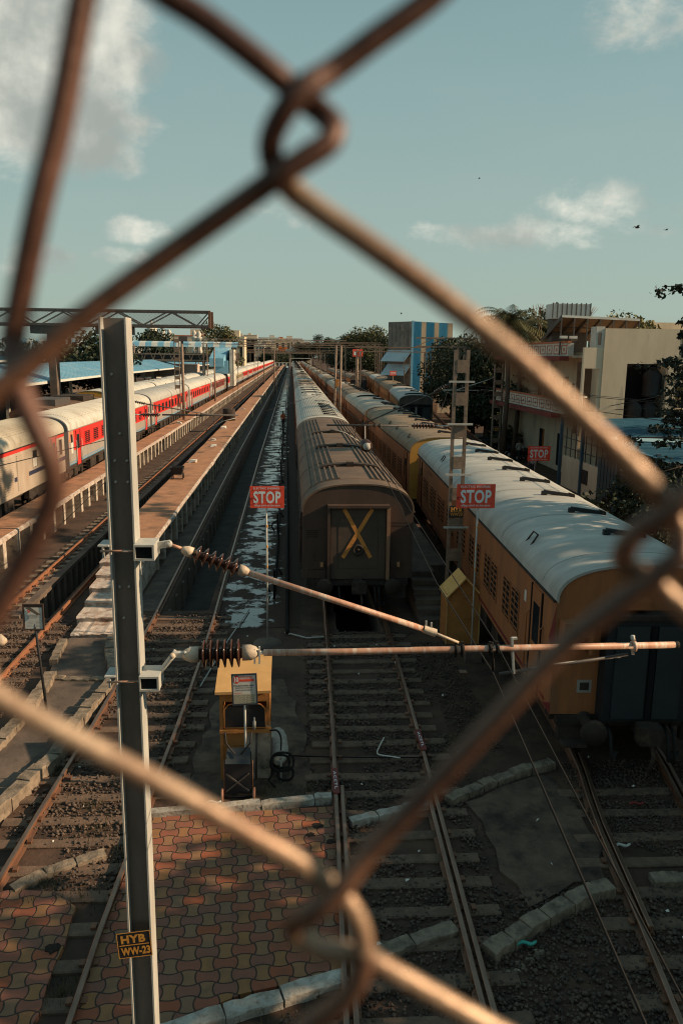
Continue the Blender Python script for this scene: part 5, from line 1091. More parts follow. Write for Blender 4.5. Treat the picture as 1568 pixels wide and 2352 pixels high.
# ---- litter
g=random.Random(31)
for i in range(42):
    x,y=g.choice([(g.uniform(.9,2.6),g.uniform(7,20)),(g.uniform(-4.3,-2.4),g.uniform(8,20)),(g.uniform(2.8,6.6),g.uniform(8.5,19)),(g.uniform(-1.8,.6),g.uniform(17,21))]); s=g.uniform(.015,.036); z=.075
    vs=[(x+s*g.uniform(.6,1.3)*math.cos(a),y+s*g.uniform(.5,1.4)*math.sin(a),z+g.uniform(0,.05)) for a in (0,1.2,2.5,3.7,5)]+[(x,y,z+.05)]
    b=MB(); b.add(vs,[(k_,(k_+1)%5,5) for k_ in range(5)],WHITEP); tag(b.build('litter'),'small pale scrap of litter on the ballast','litter','scraps of litter on the ground')
for x,y,m,lab in ((3.1,8.75,mat('teal_plastic',(.04,.35,.30),(.03,.28,.24),5,.4),'teal strip of plastic beside the central track'),(5.25,10.75,mat('clear_wrap',(.5,.5,.47),(.4,.4,.38),5,.4),'crumpled clear bag on the slab edge near the right track'),(6.0,11.9,MAROON,'red wrapper on the ballast of the right track'),(-1.35,12.25,mat('milky_bottle',(.5,.56,.54),(.42,.48,.46),5,.3),'empty plastic bottle lying by the trolley wheel')):
    b=MB(); b.tube(catmull([(x-.14,y,.09),(x-.05,y+.03,.11),(x+.05,y-.01,.1),(x+.13,y+.02,.12)],3),[.012,.02,.024,.026,.022,.026,.024,.02,.022,.012],m,6); tag(b.build('litter'),lab,'litter')
# stones in a pale row
for i in range(11):
    x,y=2.75+i*.055+g.uniform(-.03,.03),8.35+i*.035+g.uniform(-.05,.05); b=MB(); b.box(x-.022,x+.022,y-.022,y+.022,0,.05,KERB,jit=.015); tag(b.build('pale_stone'),'pale stone lying against the near kerb of the slab','stone','pale stones by the slab kerb')
# tufts
def tufts(pts,seed,h=.16,m=GRASS,n=60):
    g=np.random.default_rng(seed); V=[];F=[]
    for (x,y,r) in pts:
        for i in range(n):
            a=g.random()*6.28; rr=r*g.random(); px,py=x+rr*math.cos(a),y+rr*math.sin(a); b_=g.random()*6.28; hh=h*(.4+g.random()); o=len(V)
            V+=[(px-.006,py,0),(px+.006,py,0),(px+.06*math.cos(b_),py+.06*math.sin(b_),hh)]; F.append((o,o+1,o+2))
    b=MB(); b.add(V,F,m); b.build('grass',kind='stuff')
tufts([(-.2,12.5,.5),(.3,12.6,.35),(-.5,12.55,.3),(-2.6,10.9,.5),(-3.2,11.6,.6),(-3.5,12.3,.6),(-.4,7.5,.5),(.3,7.7,.4),(-1,7.3,.6),(-2.8,8.3,.3),(-3.0,10.0,.4),(-3.6,10.3,.5),(-4.4,13.6,.3),(-4.3,14.8,.3),(2.9,13.2,.4),(3.3,14.4,.6)],3)
tufts([(9.6+g.random()*2.5,g.uniform(20,60),1.2) for i in range(40)],5,.5,LEAFM,80)
# ------------------------------------------------------------------ chain link fence right in front of the lens
FY=.14
t=thing('chain_link_fence','rusty thick chain link fence wires close to the viewer','fence',(0,FY,H))
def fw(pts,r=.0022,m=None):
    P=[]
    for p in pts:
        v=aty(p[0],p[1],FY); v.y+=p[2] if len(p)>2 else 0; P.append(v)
    C=catmull(P,7); b=MB(); b.tube(C,r,m or FENCE_LIT,12)
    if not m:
        k=b.mi(FENCE_SHADE); k2=b.mi(FENCE_DEEP_SHADE)
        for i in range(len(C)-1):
            d=C[i+1]-C[i]; pale=d.x*-d.z>0 and not C[i].z>H+.03  # runs slanting down-right get the sunlit tone, the rest painted shade tones
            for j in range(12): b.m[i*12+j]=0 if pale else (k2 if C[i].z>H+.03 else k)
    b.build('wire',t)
K=.0024
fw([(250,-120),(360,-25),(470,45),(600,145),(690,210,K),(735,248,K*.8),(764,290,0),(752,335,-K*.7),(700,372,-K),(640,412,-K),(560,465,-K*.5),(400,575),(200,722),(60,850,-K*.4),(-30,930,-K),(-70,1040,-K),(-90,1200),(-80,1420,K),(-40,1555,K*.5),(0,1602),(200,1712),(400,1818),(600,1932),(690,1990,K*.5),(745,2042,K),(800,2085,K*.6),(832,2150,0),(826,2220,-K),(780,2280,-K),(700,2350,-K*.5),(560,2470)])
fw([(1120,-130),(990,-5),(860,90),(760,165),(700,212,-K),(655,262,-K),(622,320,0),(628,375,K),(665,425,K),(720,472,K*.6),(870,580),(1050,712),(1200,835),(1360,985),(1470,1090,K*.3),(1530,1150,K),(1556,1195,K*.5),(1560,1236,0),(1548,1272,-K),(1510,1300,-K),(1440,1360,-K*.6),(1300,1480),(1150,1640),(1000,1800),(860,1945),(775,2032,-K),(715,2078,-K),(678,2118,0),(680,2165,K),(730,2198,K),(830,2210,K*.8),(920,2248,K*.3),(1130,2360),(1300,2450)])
fw([(225,-120),(190,0),(140,270),(85,500),(30,720,K),(18,790,K*1.2),(40,880,0),(95,985,-K),(128,1065,-K),(122,1150,-K*.5),(60,1280),(0,1395),(-90,1520)],.0023,FENCE_DEEP_SHADE)
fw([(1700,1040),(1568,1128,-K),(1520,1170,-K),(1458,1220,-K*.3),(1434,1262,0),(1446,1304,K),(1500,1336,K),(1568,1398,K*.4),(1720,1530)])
b=MB()
vb=thing('footbridge','concrete footbridge deck with an unseen rear parapet added to block sky light','footbridge',(0,-1.6,6.1)); b.box(-30,30,-3.2,.05,5.75,6.05,CONCG); b.build('deck',vb)
b=MB(); b.box(-30,30,-3.3,-3.15,6.053,9.2,CONCG); b.build('parapet',vb); b=MB(); b.box(-30,30,.06,.12,5.75,6.35,STEELD); b.build('edge_beam',vb)  # rear wall is unseen, raised high to keep sky light off the wires
for x in (-13,11.5): b=MB(); b.box(x-.4,x+.4,-2.2,-1.0,-.1,5.747,CONCG); b.build('pier',vb)
# ------------------------------------------------------------------ left side: platform roofs, footbridges, city
def shelter(label,pts,z0,zr,m,x_side,cols,mdark=None):
    t=thing('platform_shelter',label,'shelter',(pts[0][0],pts[0][1],0)); b=MB(); n=len(pts)
    vs=[]
    for x,y,w in pts: vs+=[(x,y,z0),(x,y,z0+.02),(x-w*.45,y,zr),(x-w,y,z0-.0),(x-w,y,z0+.02)]
    fs=[]
    for i in range(n-1): fs+=[(i*5+k,i*5+k+1,(i+1)*5+k+1,(i+1)*5+k) for k in range(4)]
    b.add(vs,fs,m); b.add(vs,[(0,1,2,3,4)][:1],TINW)
    for i in range(n-1):
        (x0,y0,w0),(x1,y1,w1)=pts[i],pts[i+1]; L_=int((y1-y0)/1.1)
        for k in range(L_):
            f=k/L_; x=x0+(x1-x0)*f; y=y0+(y1-y0)*f; w=w0+(w1-w0)*f; b.bar((x,y,z0+.05),(x-w*.45,y,zr+.03),.05,.03,m)
    b.build('roof',t); b=MB(); 
    for i in range(n-1):
        (x0,y0,w0),(x1,y1,w1)=pts[i],pts[i+1]; b.bar((x0-.02,y0,z0-.12),(x1-.02,y1,z0-.12),.06,.22,TINW)
    b.build('fascia',t)
    for f in np.linspace(0.02,.98,cols):
        y=pts[0][1]+(pts[-1][1]-pts[0][1])*f; k=max(i for i in range(n-1) if pts[i][1]<=y+1e-6); g_=(y-pts[k][1])/(pts[k+1][1]-pts[k][1]); x=pts[k][0]+(pts[k+1][0]-pts[k][0])*g_; w=pts[k][2]+(pts[k+1][2]-pts[k][2])*g_
        b=MB(); b.bar((x-w*.45,y,0),(x-w*.45,y,zr-.1),.3,.3,PLASTW); b.bar((x-w*.45,y,z0-1.0),(x-.4,y,z0-.05),.12,.12,STEELD); b.build('column',t)
    b=MB(); b.box(pts[0][0]-pts[0][2]-.5,pts[0][0]-.8,pts[0][1],pts[-1][1],-.02,.8,CONCG); b.build('platform_floor',t); return t
shelter('blue tin platform roof nearest the red train with a bent pale front edge',[(-20.2,46,11),(-21,75,11),(-21.4,100,11),(-20.6,150,11),(-20.4,300,10)],5.3,6.6,TINB,1,12)
shelter('deep blue flat platform roof behind the near blue roof',[(-31,50,13),(-32,90,13),(-34,140,13)],6.8,7.25,TINBD,1,6)
shelter('pale blue platform roof farthest to the left',[(-42,75,14),(-42,130,14),(-46,190,14)],7.1,7.55,TINB,1,5)
def footbridge():
    Y=150; k=Y/130; x0,x1=-62,-10.0; t=thing('footbridge','station footbridge with a blue and white striped roof','footbridge',(x0,Y,0))
    zr=9.75; b=MB(); n=46
    for i in range(n):
        a=x0+(x1-x0)*i/n; c=x0+(x1-x0)*(i+1)/n; m=TINB if i%2 else TINW
        b.add([(a,Y-1.9,zr-.75),(c,Y-1.9,zr-.75),(c,Y-1.6,zr-.05),(a,Y-1.6,zr-.05),(c,Y,zr+.25),(a,Y,zr+.25),(c,Y+1.9,zr-.6),(a,Y+1.9,zr-.6)],[(0,1,2,3),(3,2,4,5),(5,4,6,7)],m)
    b.build('roof',t); b=MB()
    for z in (zr-3.2,zr-2.1): b.bar((x0,Y-1.6,z),(x1,Y-1.6,z),.15,.22,LATT)
    b.box(x0,x1,Y-1.6,Y+1.6,zr-3.5,zr-3.25,CONCG); b.box(x0,x1,Y+1.5,Y+1.6,zr-3.2,zr-1.9,STEELD)
    for i in range(30):
        a=x0+(x1-x0)*i/30; c=x0+(x1-x0)*(i+.5)/30; d=x0+(x1-x0)*(i+1)/30; b.bar((a,Y-1.6,zr-3.2),(c,Y-1.6,zr-.8),.1,.1,LATT); b.bar((c,Y-1.6,zr-.8),(d,Y-1.6,zr-3.2),.1,.1,LATT)
    b.build('lattice_side',t)
    for x in (-60,-48,-36,-26,-16.5): b=MB(); b.box(x-.25,x+.25,Y-.6,Y+.6,0,zr-3.5,PLASTW); b.build('pier',t)
    b=MB(); b.add([(-15.0,Y-5,5.5),(-12.4,Y-5,5.5),(-11.5,Y-1,7.2),(-14.0,Y-1,zr-.2),(-11.2,Y-1,zr-.2),(-15.0,Y-5,7.0),(-12.4,Y-5,7.0),(-15.0,Y-1,5.3)],[(0,1,6,5),(5,6,4,3),(1,2,4,6),(0,5,3,7)],TINB); b.box(-14.2,-11.6,Y-4.8,Y+1.5,4.2,6.6,TINB); b.box(-11.38,-10.6,Y-4,Y+1,2,8.6,PLASTW); b.build('stair_cover',t)
    b=MB(); b.box(-30.5,-18,Y+.5,Y+6,3.4,5.8,mat('pink_sheets',(.62,.46,.38),(.52,.36,.29),.6,.7)); tag(b.build('tarpaulin_wall'),'pink sheeted wall under the striped footbridge','wall')
footbridge()
def girder():
    Y=68; x1=aty(481,716,Y).x; x0=-40; zt=aty(481,716,Y).z; zb=aty(481,750,Y).z
    t=thing('truss_bridge','dark lattice truss footbridge with wire mesh sides ending in mid air at the left','footbridge',(x0,Y,0)); b=MB(); d=2.2
    for yy in (Y,Y+d):
        b.bar((x0,yy,zt),(x1,yy,zt),.16,.16,STEELD); b.bar((x0,yy,zb),(x1,yy,zb),.18,.2,STEELD); b.bar((x1,yy,zb-.1),(x1,yy,zt+.08),.2,.2,RAILM)
        st=4.55; x=x1-.0; i=0
        xs=[x1-1.1]
        while xs[-1]>x0: xs.append(xs[-1]-st/2)
        up=0
        b.bar((x1,yy,zt),(xs[0],yy,zb),.10,.10,STEELD)
        for a,c in zip(xs,xs[1:]):
            b.bar((a,yy,zt if up else zb),(c,yy,zb if up else zt),.11,.11,STEELD); up=1-up
    b.box(x0,x1,Y+.12,Y+d-.12,zb-.12,zb-.08,CONCG); b.build('truss',t)
    b=MB(); h=zt-zb
    for yy in (Y+.1,):
        x=x0
        while x<x1-.1:
            for s in (1,-1):
                xa,xb=(x,x+h) if s>0 else (x+h,x)
                if max(xa,xb)<=x1: b.add([(xa-.014,yy,zb),(xa+.014,yy,zb),(xb+.014,yy,zt),(xb-.014,yy,zt)],[(0,1,2,3)],GREYS)
            x+=.115
    b.build('wire_mesh',t)
    for px in (112,262): x=aty(px,760,Y).x; b=MB(); b.box(x-.3,x+.3,Y+.5,Y+1.6,0,zb-.12,CONCG); b.box(x-1.6,x+1.4,Y+.3,Y+1.8,zb-.75,zb-.13,STEELD); b.build('pier',t)
girder()
def building(label,x,y,w,d,h,m,rows=0,cols=0,name='building',rot=0,trim=None,winm=GLASSD,z0=0,roofbits=True,seed=0):
    t=thing(name,label,'building',(x,y,z0)); b=MB(); b.box(x-w/2,x+w/2,y,y+d,z0,z0+h,m); g=random.Random(seed)
    if roofbits:
        b.box(x-w/2-.1,x+w/2+.1,y-.1,y+d+.1,z0+h,z0+h+.35,trim or m); xx=x+g.uniform(-.3,.2)*w; b.box(xx,xx+w*.25,y+1,y+d*.6,z0+h+.35,z0+h+g.uniform(1.5,2.6),m)
    b.build('wall',t)
    for r in range(rows):
        for c in range(cols):
            cx=x-w/2+w*(c+.5)/cols; cz=z0+h*(r+.55)/rows; ww,wh=w/cols*.42,h/rows*.45
            q=MB(); q.box(cx-ww/2,cx+ww/2,y-.06,y-.02,cz-wh/2,cz+wh/2,winm); q.box(cx-ww*.6,cx+ww*.6,y-.3,y-.02,cz+wh/2,cz+wh/2+.12,trim or m); q.build('window',t)
    return t
city=[(292,800,300,8,PLASTW),(590,778,330,12,PLASTW),(604,790,320,9,PLAST),(555,772,340,10,PLASTW),(575,770,330,7,PLAST),(618,776,360,12,PLASTW),(636,780,370,10,BRICKO),(650,782,340,9,PLAST),(668,778,380,14,PLASTW),(690,785,400,12,PLAST),(640,800,300,7,BRICKO),(655,802,290,5,BRICKO),(668,803,280,5,PLASTW),(627,800,280,4,PLAST),(598,790,280,4,PLASTW),(612,800,270,4,CONCG),(345,790,330,14,PLAST)]
for i,(px,py,Y,w,m) in enumerate(city):
    if px>550: w*=(Y+340)/Y*.8; Y+=340
    p=aty(px,py,Y); nm={id(PLASTW):'pale',id(PLAST):'cream',id(BRICKO):'orange',id(CONCG):'grey'}[id(m)]
    building('distant %s town building, %s from the left along the skyline'%(nm,ORD[i]),p.x,Y,w*1.0,8,max(2.5,p.z),m,2,3,seed=i)
p=aty(515,775,260); building('long low cream hall below the rounded tree on the skyline',p.x,260,13,12,p.z,PLAST,1,6)
def minaret(label,px,pt,Y,r):
    p=aty(px,pt,Y); t=thing('minaret',label,'tower',(p.x,Y,0)); b=MB(); h=p.z; b.lathe((p.x,Y,0),(p.x,Y,h),[(0,r),(.55,r),(.56,r*1.25),(.6,r*1.25),(.61,r),(.82,r*.9),(.83,r*1.3),(.86,r*1.3),(.87,r*.6),(.93,r*.95),(.97,r*.5),(1,0)],PLASTW,12); b.build('shaft',t)
for lab,px,pt in (('pale minaret under the truss bridge next to the mast',374,754),('second pale minaret under the truss bridge',389,756),('slender pale minaret just below the truss end',446,757),('last slender pale minaret beside the long hall',457,759)):
    minaret(lab,px,pt,240,.75)
p=aty(349,756,260); t=thing('dome','small white dome on a terracotta drum seen through the mesh','dome',(p.x,260,0)); b=MB(); b.lathe((p.x,260,0),(p.x,260,p.z+3.2),[(0,3),(.62,3),(.63,2),(.72,2.3),(.8,2.0),(.88,1.2),(.93,.3),(1,.02)],PLASTW,16); b.build('shell',t)
p=aty(420,772,270); building('terracotta-edged temple hall below the truss bridge',p.x,270,20,10,p.z,PLAST,1,5,trim=PINKP)
# ------------------------------------------------------------------ right side: tower, cream house, tin sheds
def tower():
    Y=120; c=aty(948,738,Y); zt=c.z; t=thing('corrugated_tower','tall blue and white striped corrugated building right of the trains','building',(c.x,Y,0))
    A=Vector((c.x,Y,0)); u=Vector((.80,.60,0)); v=Vector((-.62,.78,0)); Lu,Lv=9.0,5.2; b=MB()
    n=6; edges=[0,.2,.32,.52,.64,.86,1]; blue=mat('tower_blue',(.055,.24,.37),(.04,.19,.30),.7,.5,stretch=(1,1,.3)); buff=mat('tower_buff',(.52,.45,.36),(.44,.37,.29),.7,.6,stretch=(1,1,.3))
    for i in range(n):
        f0,f1=edges[i],edges[i+1]; a=A+u*(Lu*f0); c2=A+u*(Lu*f1); m=buff if i%2 else blue
        for k in range(7):
            g0,g1=k/7,(k+1)/7; p=a+(c2-a)*g0; q=a+(c2-a)*g1; md=(p+q)/2+Vector((.6,-.8,0))*.12
            b.add([p,md,md+Vector((0,0,zt)),p+Vector((0,0,zt))],[(0,1,2,3)],m); b.add([md,q,q+Vector((0,0,zt)),md+Vector((0,0,zt))],[(0,1,2,3)],m)
    B=A+v*Lv; C=A+u*Lu; D=B+u*Lu; Z=Vector((0,0,zt)); gr=mat('grey_panels',(.20,.19,.17),(.12,.115,.105),.5,.8,c3=(.28,.25,.21),s3=.8)
    b.add([B,A,A+Z,B+Z],[(0,1,2,3)],gr); b.add([C,D,D+Z,C+Z],[(0,1,2,3)],gr); b.add([A+Z,C+Z,D+Z,B+Z],[(0,1,2,3)],TINBD); b.build('wall',t)
    b=MB(); nn=Vector((-.78,-.62,0))
    for i in range(6):
        for j in range(3): 
            a=B+(A-B)*((i+.08)/6); c2=B+(A-B)*((i+.92)/6); z=zt-4+1.25*j; b.add([a+nn*.05+Vector((0,0,z)),c2+nn*.05+Vector((0,0,z)),c2+nn*.05+Vector((0,0,z+1.1)),a+nn*.05+Vector((0,0,z+1.1))],[(0,1,2,3)],gr)
    b.bar(A+nn*.0+Vector((0,0,0)),A+Vector((0,0,zt+.1)),.3,.3,TINB,up=(1,0,0)); b.build('panel_cladding',t)
    for zz in (zt-4.3,zt-6.4):
        b=MB()
        for i in range(22):
            a=B+(A-B)*(i/22); c2=B+(A-B)*((i+1)/22); m=TINW if i%2 else TINB; b.add([a+Vector((0,0,zz)),c2+Vector((0,0,zz)),c2+nn*1.7+Vector((0,0,zz-1.7)),a+nn*1.7+Vector((0,0,zz-1.7))],[(0,1,2,3)],m)
        b.build('awning',t)
tower()
def house():
    t=thing('house','cream two-storey house with patterned balconies and red trim','house',(17.6,45,0)); x0,y0=16.95,45; xm=18.1; x1=22.6; y1=62; zt=9.45; ret=46.9
    b=MB()
    # gable wall with a tall recess for the tanks
    nx0,nx1,nz0,nz1=19.55,22.05,3.6,7.45
    b.box(xm,nx0,y0,y0+.3,0,zt,PLAST); b.box(x0,xm-.003,y0+.05,y0+.3,7.15,8.35,PLAST); b.box(x0,xm-.003,y0+.05,y0+.3,3.2,4.6,PLAST); b.box(x0,x0+.3,y0+.05,y0+.3,0,3.197,PLAST); b.box(x0+.98,xm-.003,y0+.05,y0+.3,4.603,7.147,PLAST); b.box(x0,x0+.12,y0+.05,y0+.3,4.603,7.147,PLAST); b.box(x0+.25,xm,y0+1.6,y0+1.7,3.2,7.5,mat('stair_wall',(.22,.13,.085),(.16,.095,.065),1.5,.9)); b.box(nx0,nx1,y0,y0+.3,nz1,zt,PLAST); b.box(nx1,x1,y0,y0+.3,0,zt,PLAST); b.box(nx0,nx1,y0,y0+.3,0,nz0,PLAST)
    b.box(nx0-.1,nx1+.1,y0+1.6,y0+1.7,nz0-.2,nz1+.2,DARK); b.box(nx0,nx0+.12,y0+.3,y0+1.6,nz0,nz1,OCHRE); 
    
    b.box(xm+.003,xm+.25,y0+.3,y0+1.9,0,zt-.3,PLAST); b.box(x0+1.55,x0+1.8,y0+1.9,y1,0,8.1,PLAST); b.box(x0,x1,y1-.3,y1,0,8.2,PLAST); b.box(x1-.3,x1,y0+.3,y1-.3,0,8.2,PLAST)
    b.box(x0,x1,y0+1.9,y1,7.75,7.9,PLAST); b.box(x0-.4,x1,y0+1.9,y1,4.2,4.4,PLAST); b.build('wall',t)
    b=MB(); b.box(x0+.65,xm-.01,y0+.06,y0+.95,8.353,zt+.1,PLASTW); b.box(x0+.78,x0+.95,y0+.03,y0+.057,8.5,9.2,CONCG); b.build('roof_turret',t)
    for (za,zb,xx,ya,yb) in ((7.85,8.75,x0-.3,y0+1.95,y1),(4.4,5.3,x0-.6,y0+1.95,y1)):
        q=MB(); q.box(xx,xx+.14,ya,yb,za,zb-.12,PLASTW); q.box(xx-.05,xx+.18,ya-.05,yb,zb-.117,zb,PINKP); q.box(xx-.5,xx+.1,ya,yb,za-.28,za-.003,mat('red_eave',(.22,.05,.04),(.16,.04,.03),3,.8)); q.box(xx+.14,x0+.05,ya,ya+.14,za,zb-.12,PLASTW)
        n=11 if za>6 else 11
        for i in range(n):
            yc=ya+(yb-ya)*(i+.5)/n; w=(yb-ya)/n*.37
            for a,c,z_0,z_1 in ((yc-w,yc+w,za+.12,za+.17),(yc-w,yc+w,zb-.28,zb-.23),(yc-w,yc-w+.06,za+.17,zb-.28),(yc+w-.06,yc+w,za+.17,zb-.28),(yc-.09,yc+.09,za+.30,zb-.42)): q.box(xx-.03,xx-.002,a,c,z_0,z_1,PINKP)
        q.build('balcony',t)
    for yc,w,z0_,z1_ in ((47.6,.5,4.42,6.5),(49.6,.5,4.42,6.6),(52.2,.9,4.42,6.5),(54.6,.5,4.42,6.5),(57.5,.9,4.42,6.5),(49,.9,.6,2.6),(52.5,1,.4,2.6),(56.5,.9,.6,2.6)):
        q=MB(); q.box(x0+1.50,x0+1.547,yc-w/2,yc+w/2,z0_,z1_,DARK); q.box(x0+1.45,x0+1.55,yc-w/2-.08,yc-w/2-.002,z0_,z1_,OCHRE); q.build('door',t)
    q=MB(); q.box(x0-.1,x0+.15,50.6,50.9,4.4,7.75,PLASTW); q.build('column',t)
    q=MB(); q.tube([(x0+.3,y0-.08,5.5),(x0-.02,y0-.08,5.5),(x0-.04,y0-.08,3.2)],.05,PLASTW,8); q.build('downpipe',t)
    q=MB(); q.box(x0-.6,x0+.3,y0+1.2,y0+1.9,4.4,5.3,PLAST); q.box(x0-.45,x0-.1,y0+1.17,y0+1.198,4.9,5.2,UNDER); q.build('porch_wall',t)
house()
for i,(x,z) in enumerate(((20.3,3.6),(21.35,5.5),(21.3,3.55))):
    b=MB(); b.lathe((x+.2,45.9,z),(x+.2,45.9,z+1.75),[(0,.0),(0,.55),(.1,.56),(.12,.53),(.3,.56),(.5,.53),(.7,.56),(.78,.52),(.92,.25),(1,.2),(1,0)],BLACK,18); tag(b.build('water_tank'),('black water tank in the wall recess of the cream house, left one','black water tank at the top of the wall recess','lower right black water tank in the wall recess')[i],'water tank')
b=MB(); b.box(19.4,22.3,45.3,46.55,3.35,3.55,CONCG); tag(b.build('tank_ledge'),'concrete ledge carrying the black water tanks','ledge')
def roofshed():
    t=thing('rooftop_canopy','sloping tin canopy on steel posts on the roof of the cream house','canopy',(17,50,8)); b=MB(); a,c,d,e=(17.0,53.2,8.95),(16.5,48.0,10.25),(21.4,48.0,10.1),(22.6,53.2,8.95)
    b.add([a,c,d,e],[(0,1,2,3)],mat('tan_tin',(.34,.25,.17),(.25,.18,.12),1.5,.8,stretch=(2,1,1))); b.add([(x,y,z-.06) for x,y,z in (a,c,d,e)],[(3,2,1,0)],mat('tan_underside',(.22,.15,.10),(.16,.11,.075),1.5,.85)); b.bar(c,d,.08,.14,TINW); b.build('roof',t); b=MB()
    for i in range(7):
        f=i/6; p=Vector(a)+(Vector(e)-Vector(a))*f; q=Vector(c)+(Vector(d)-Vector(c))*f; b.bar(p,q,.09,.12,STEELD); b.bar(p-Vector((0,0,.14)),q-Vector((0,0,.14)),.09,.12,STEELD); b.bar((q.x,q.y,7.9),q,.07,.07,STEELD)
    for f in (.3,.6): b.bar(Vector(a)+(Vector(c)-Vector(a))*f-Vector((0,0,.05)),Vector(e)+(Vector(d)-Vector(e))*f-Vector((0,0,.05)),.07,.07,STEELD)
    b.build('posts',t)
    t=thing('roof_tank','corrugated steel tank on the rooftop canopy','tank',(17.6,51,10)); b=MB(); b.box(16.9,19.4,51,52.4,10.25,11.2,TINW); b.box(17.0,19.3,51.2,52.2,7.9,10.247,STEELD)
    for i in range(9): x=16.9+2.5*i/8; b.box(x-.03,x+.03,50.95,50.998,10.3,11.25,STEELD)
    b.build('shell',t)
    for i,(x,z) in enumerate(((16.4,8.75),(17.0,8.75),(18.4,8.75),(18.9,8.75),(18.4,8.95))):
        b=MB(); b.box(x-.22,x+.22,47.0,47.3,z,z+.14,CONCG if i%2 else UNDER); b.box(x-.2,x+.2,47.0,47.3,z+.143,z+.3,WHITEP); tag(b.build('crate'),'small stacked crate on the rooftop behind the parapet','crate','crates on the rooftop')
roofshed()
def tinshed():
    t=thing('tin_shed','low shed with a deep blue tin roof in front of the cream house','shed',(15,33,0)); b=MB()
    P=[(15.4,30.5,3.55),(14.95,37.4,3.95),(17.0,44.6,4.25),(27,44.6,4.45),(27,30.5,3.7)]
    b.add(P,[(0,4,3,2,1)],TINBD); b.add([(x,y,z-.07) for x,y,z in P],[(0,1,2,3,4)],STEELD)
    b.add([(15.05,36.0,3.93),(15.0,37.1,3.985),(27,33.3,3.93),(27,32.0,3.86)],[(0,3,2,1)],mat('pale_blue_sheet',(.30,.47,.52),(.25,.4,.45),1,.55))
    for i in range(38):
        y=30.6+13.8*i/38; xa=15.4 if y<33 else 15.0+max(0,(y-37.4))*.28; z=3.57+(y-30.5)*.05; b.bar((xa,y,z+.035),(27,y,z+.18),.06,.03,TINBD)
    b.build('roof',t); b=MB(); b.box(16.6,16.8,40.2,46.5,0,1.9,PLAST); b.box(16.56,16.6,42.2,43.2,.7,1.5,UNDER); b.build('wall',t)
    for y in (32,36,39.6,43.2,46.8):
        b=MB(); x=15.6 if y<38 else 16.55; b.bar((x,y,0),(x,y,3.7+(y-30)*.03),.16,.16,mat('blue_post',(.05,.10,.14),(.04,.08,.11),3,.7)); b.build('post',t)
    b=MB()
    for i in range(9): y=39.8+.8*i; b.bar((16.68,y,1.9),(16.68,y,3.6),.05,.05,STEELD)
    for z in (2.4,3.0): b.bar((16.68,39.8,z),(16.68,46.5,z),.05,.05,STEELD)
    b.build('grille',t)
    for i,(y0,y1,x) in enumerate(((36.9,39.4,16.0),(33.5,36.5,15.7),(30.5,33.2,15.9))):
        b=MB(); b.box(x,x+.1,y0,y1,0,2.7,mat('slate_tin',(.045,.07,.085),(.03,.05,.06),1.5,.7))
        for k in range(6): yy=y0+(y1-y0)*k/6; b.box(x-.03,x-.002,yy,yy+.04,0,2.7,STEELD)
        b.build('tin_panel',t)
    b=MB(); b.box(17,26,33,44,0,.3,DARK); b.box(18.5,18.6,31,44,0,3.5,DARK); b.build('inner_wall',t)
tinshed()
for i,(x,y,z,w,h,m) in enumerate(((30.5,64,8.6,7,1.6,TINRUST),(36,70,9.2,9,1.8,PLAST))):
    building(('rust-roofed dwelling on the slope behind the cream house','cream dwelling on the slope at the right edge','pale dwelling between the trees behind the canopy')[i],x,y,w,7,z+h,(PLAST,PLAST,PLASTW)[i],3,3,trim=TINRUST,seed=40+i,name='building',roofbits=False)
b=MB(); b.box(9.3,9.45,14,70,0,.7,CONCG,jit=.02); tag(b.build('low_wall'),'low dark wall running along the right side of the orange train','wall')
# trackside sheds far right among the masts
for i,(px,Y,w,h,m,lab) in enumerate(((1065,108,7,3.2,PLAST,'low shed behind the dark masts on the right'),(985,140,10,4.5,TINBD,'dark blue shed under the trees beyond the sooty train'),(1120,85,6,3,PLASTW,'pale hut between the parked motorcycles and the trees'))):
    p=aty(px,830,Y); building(lab,p.x+(4 if i==2 else 0),Y+(0 if i!=2 else 6),w,5,h,m,1,3,trim=TINRUST,seed=60+i)
# ------------------------------------------------------------------ trees
SH='trees on the right bank'
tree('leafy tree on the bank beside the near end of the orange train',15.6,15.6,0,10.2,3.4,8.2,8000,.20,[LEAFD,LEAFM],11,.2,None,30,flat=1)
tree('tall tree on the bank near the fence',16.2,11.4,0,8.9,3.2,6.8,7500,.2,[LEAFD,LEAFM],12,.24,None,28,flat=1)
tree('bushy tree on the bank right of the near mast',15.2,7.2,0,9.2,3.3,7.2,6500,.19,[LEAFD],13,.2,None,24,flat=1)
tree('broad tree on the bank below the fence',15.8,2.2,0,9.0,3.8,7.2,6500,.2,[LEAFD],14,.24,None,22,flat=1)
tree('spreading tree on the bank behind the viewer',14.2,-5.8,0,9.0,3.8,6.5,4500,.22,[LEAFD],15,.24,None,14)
tree('slim tree on the bank between two taller ones',22.5,12.5,0,12.6,3.6,6.5,3600,.2,[LEAFM,LEAFD],16,.2,None,12,sparse=.25)
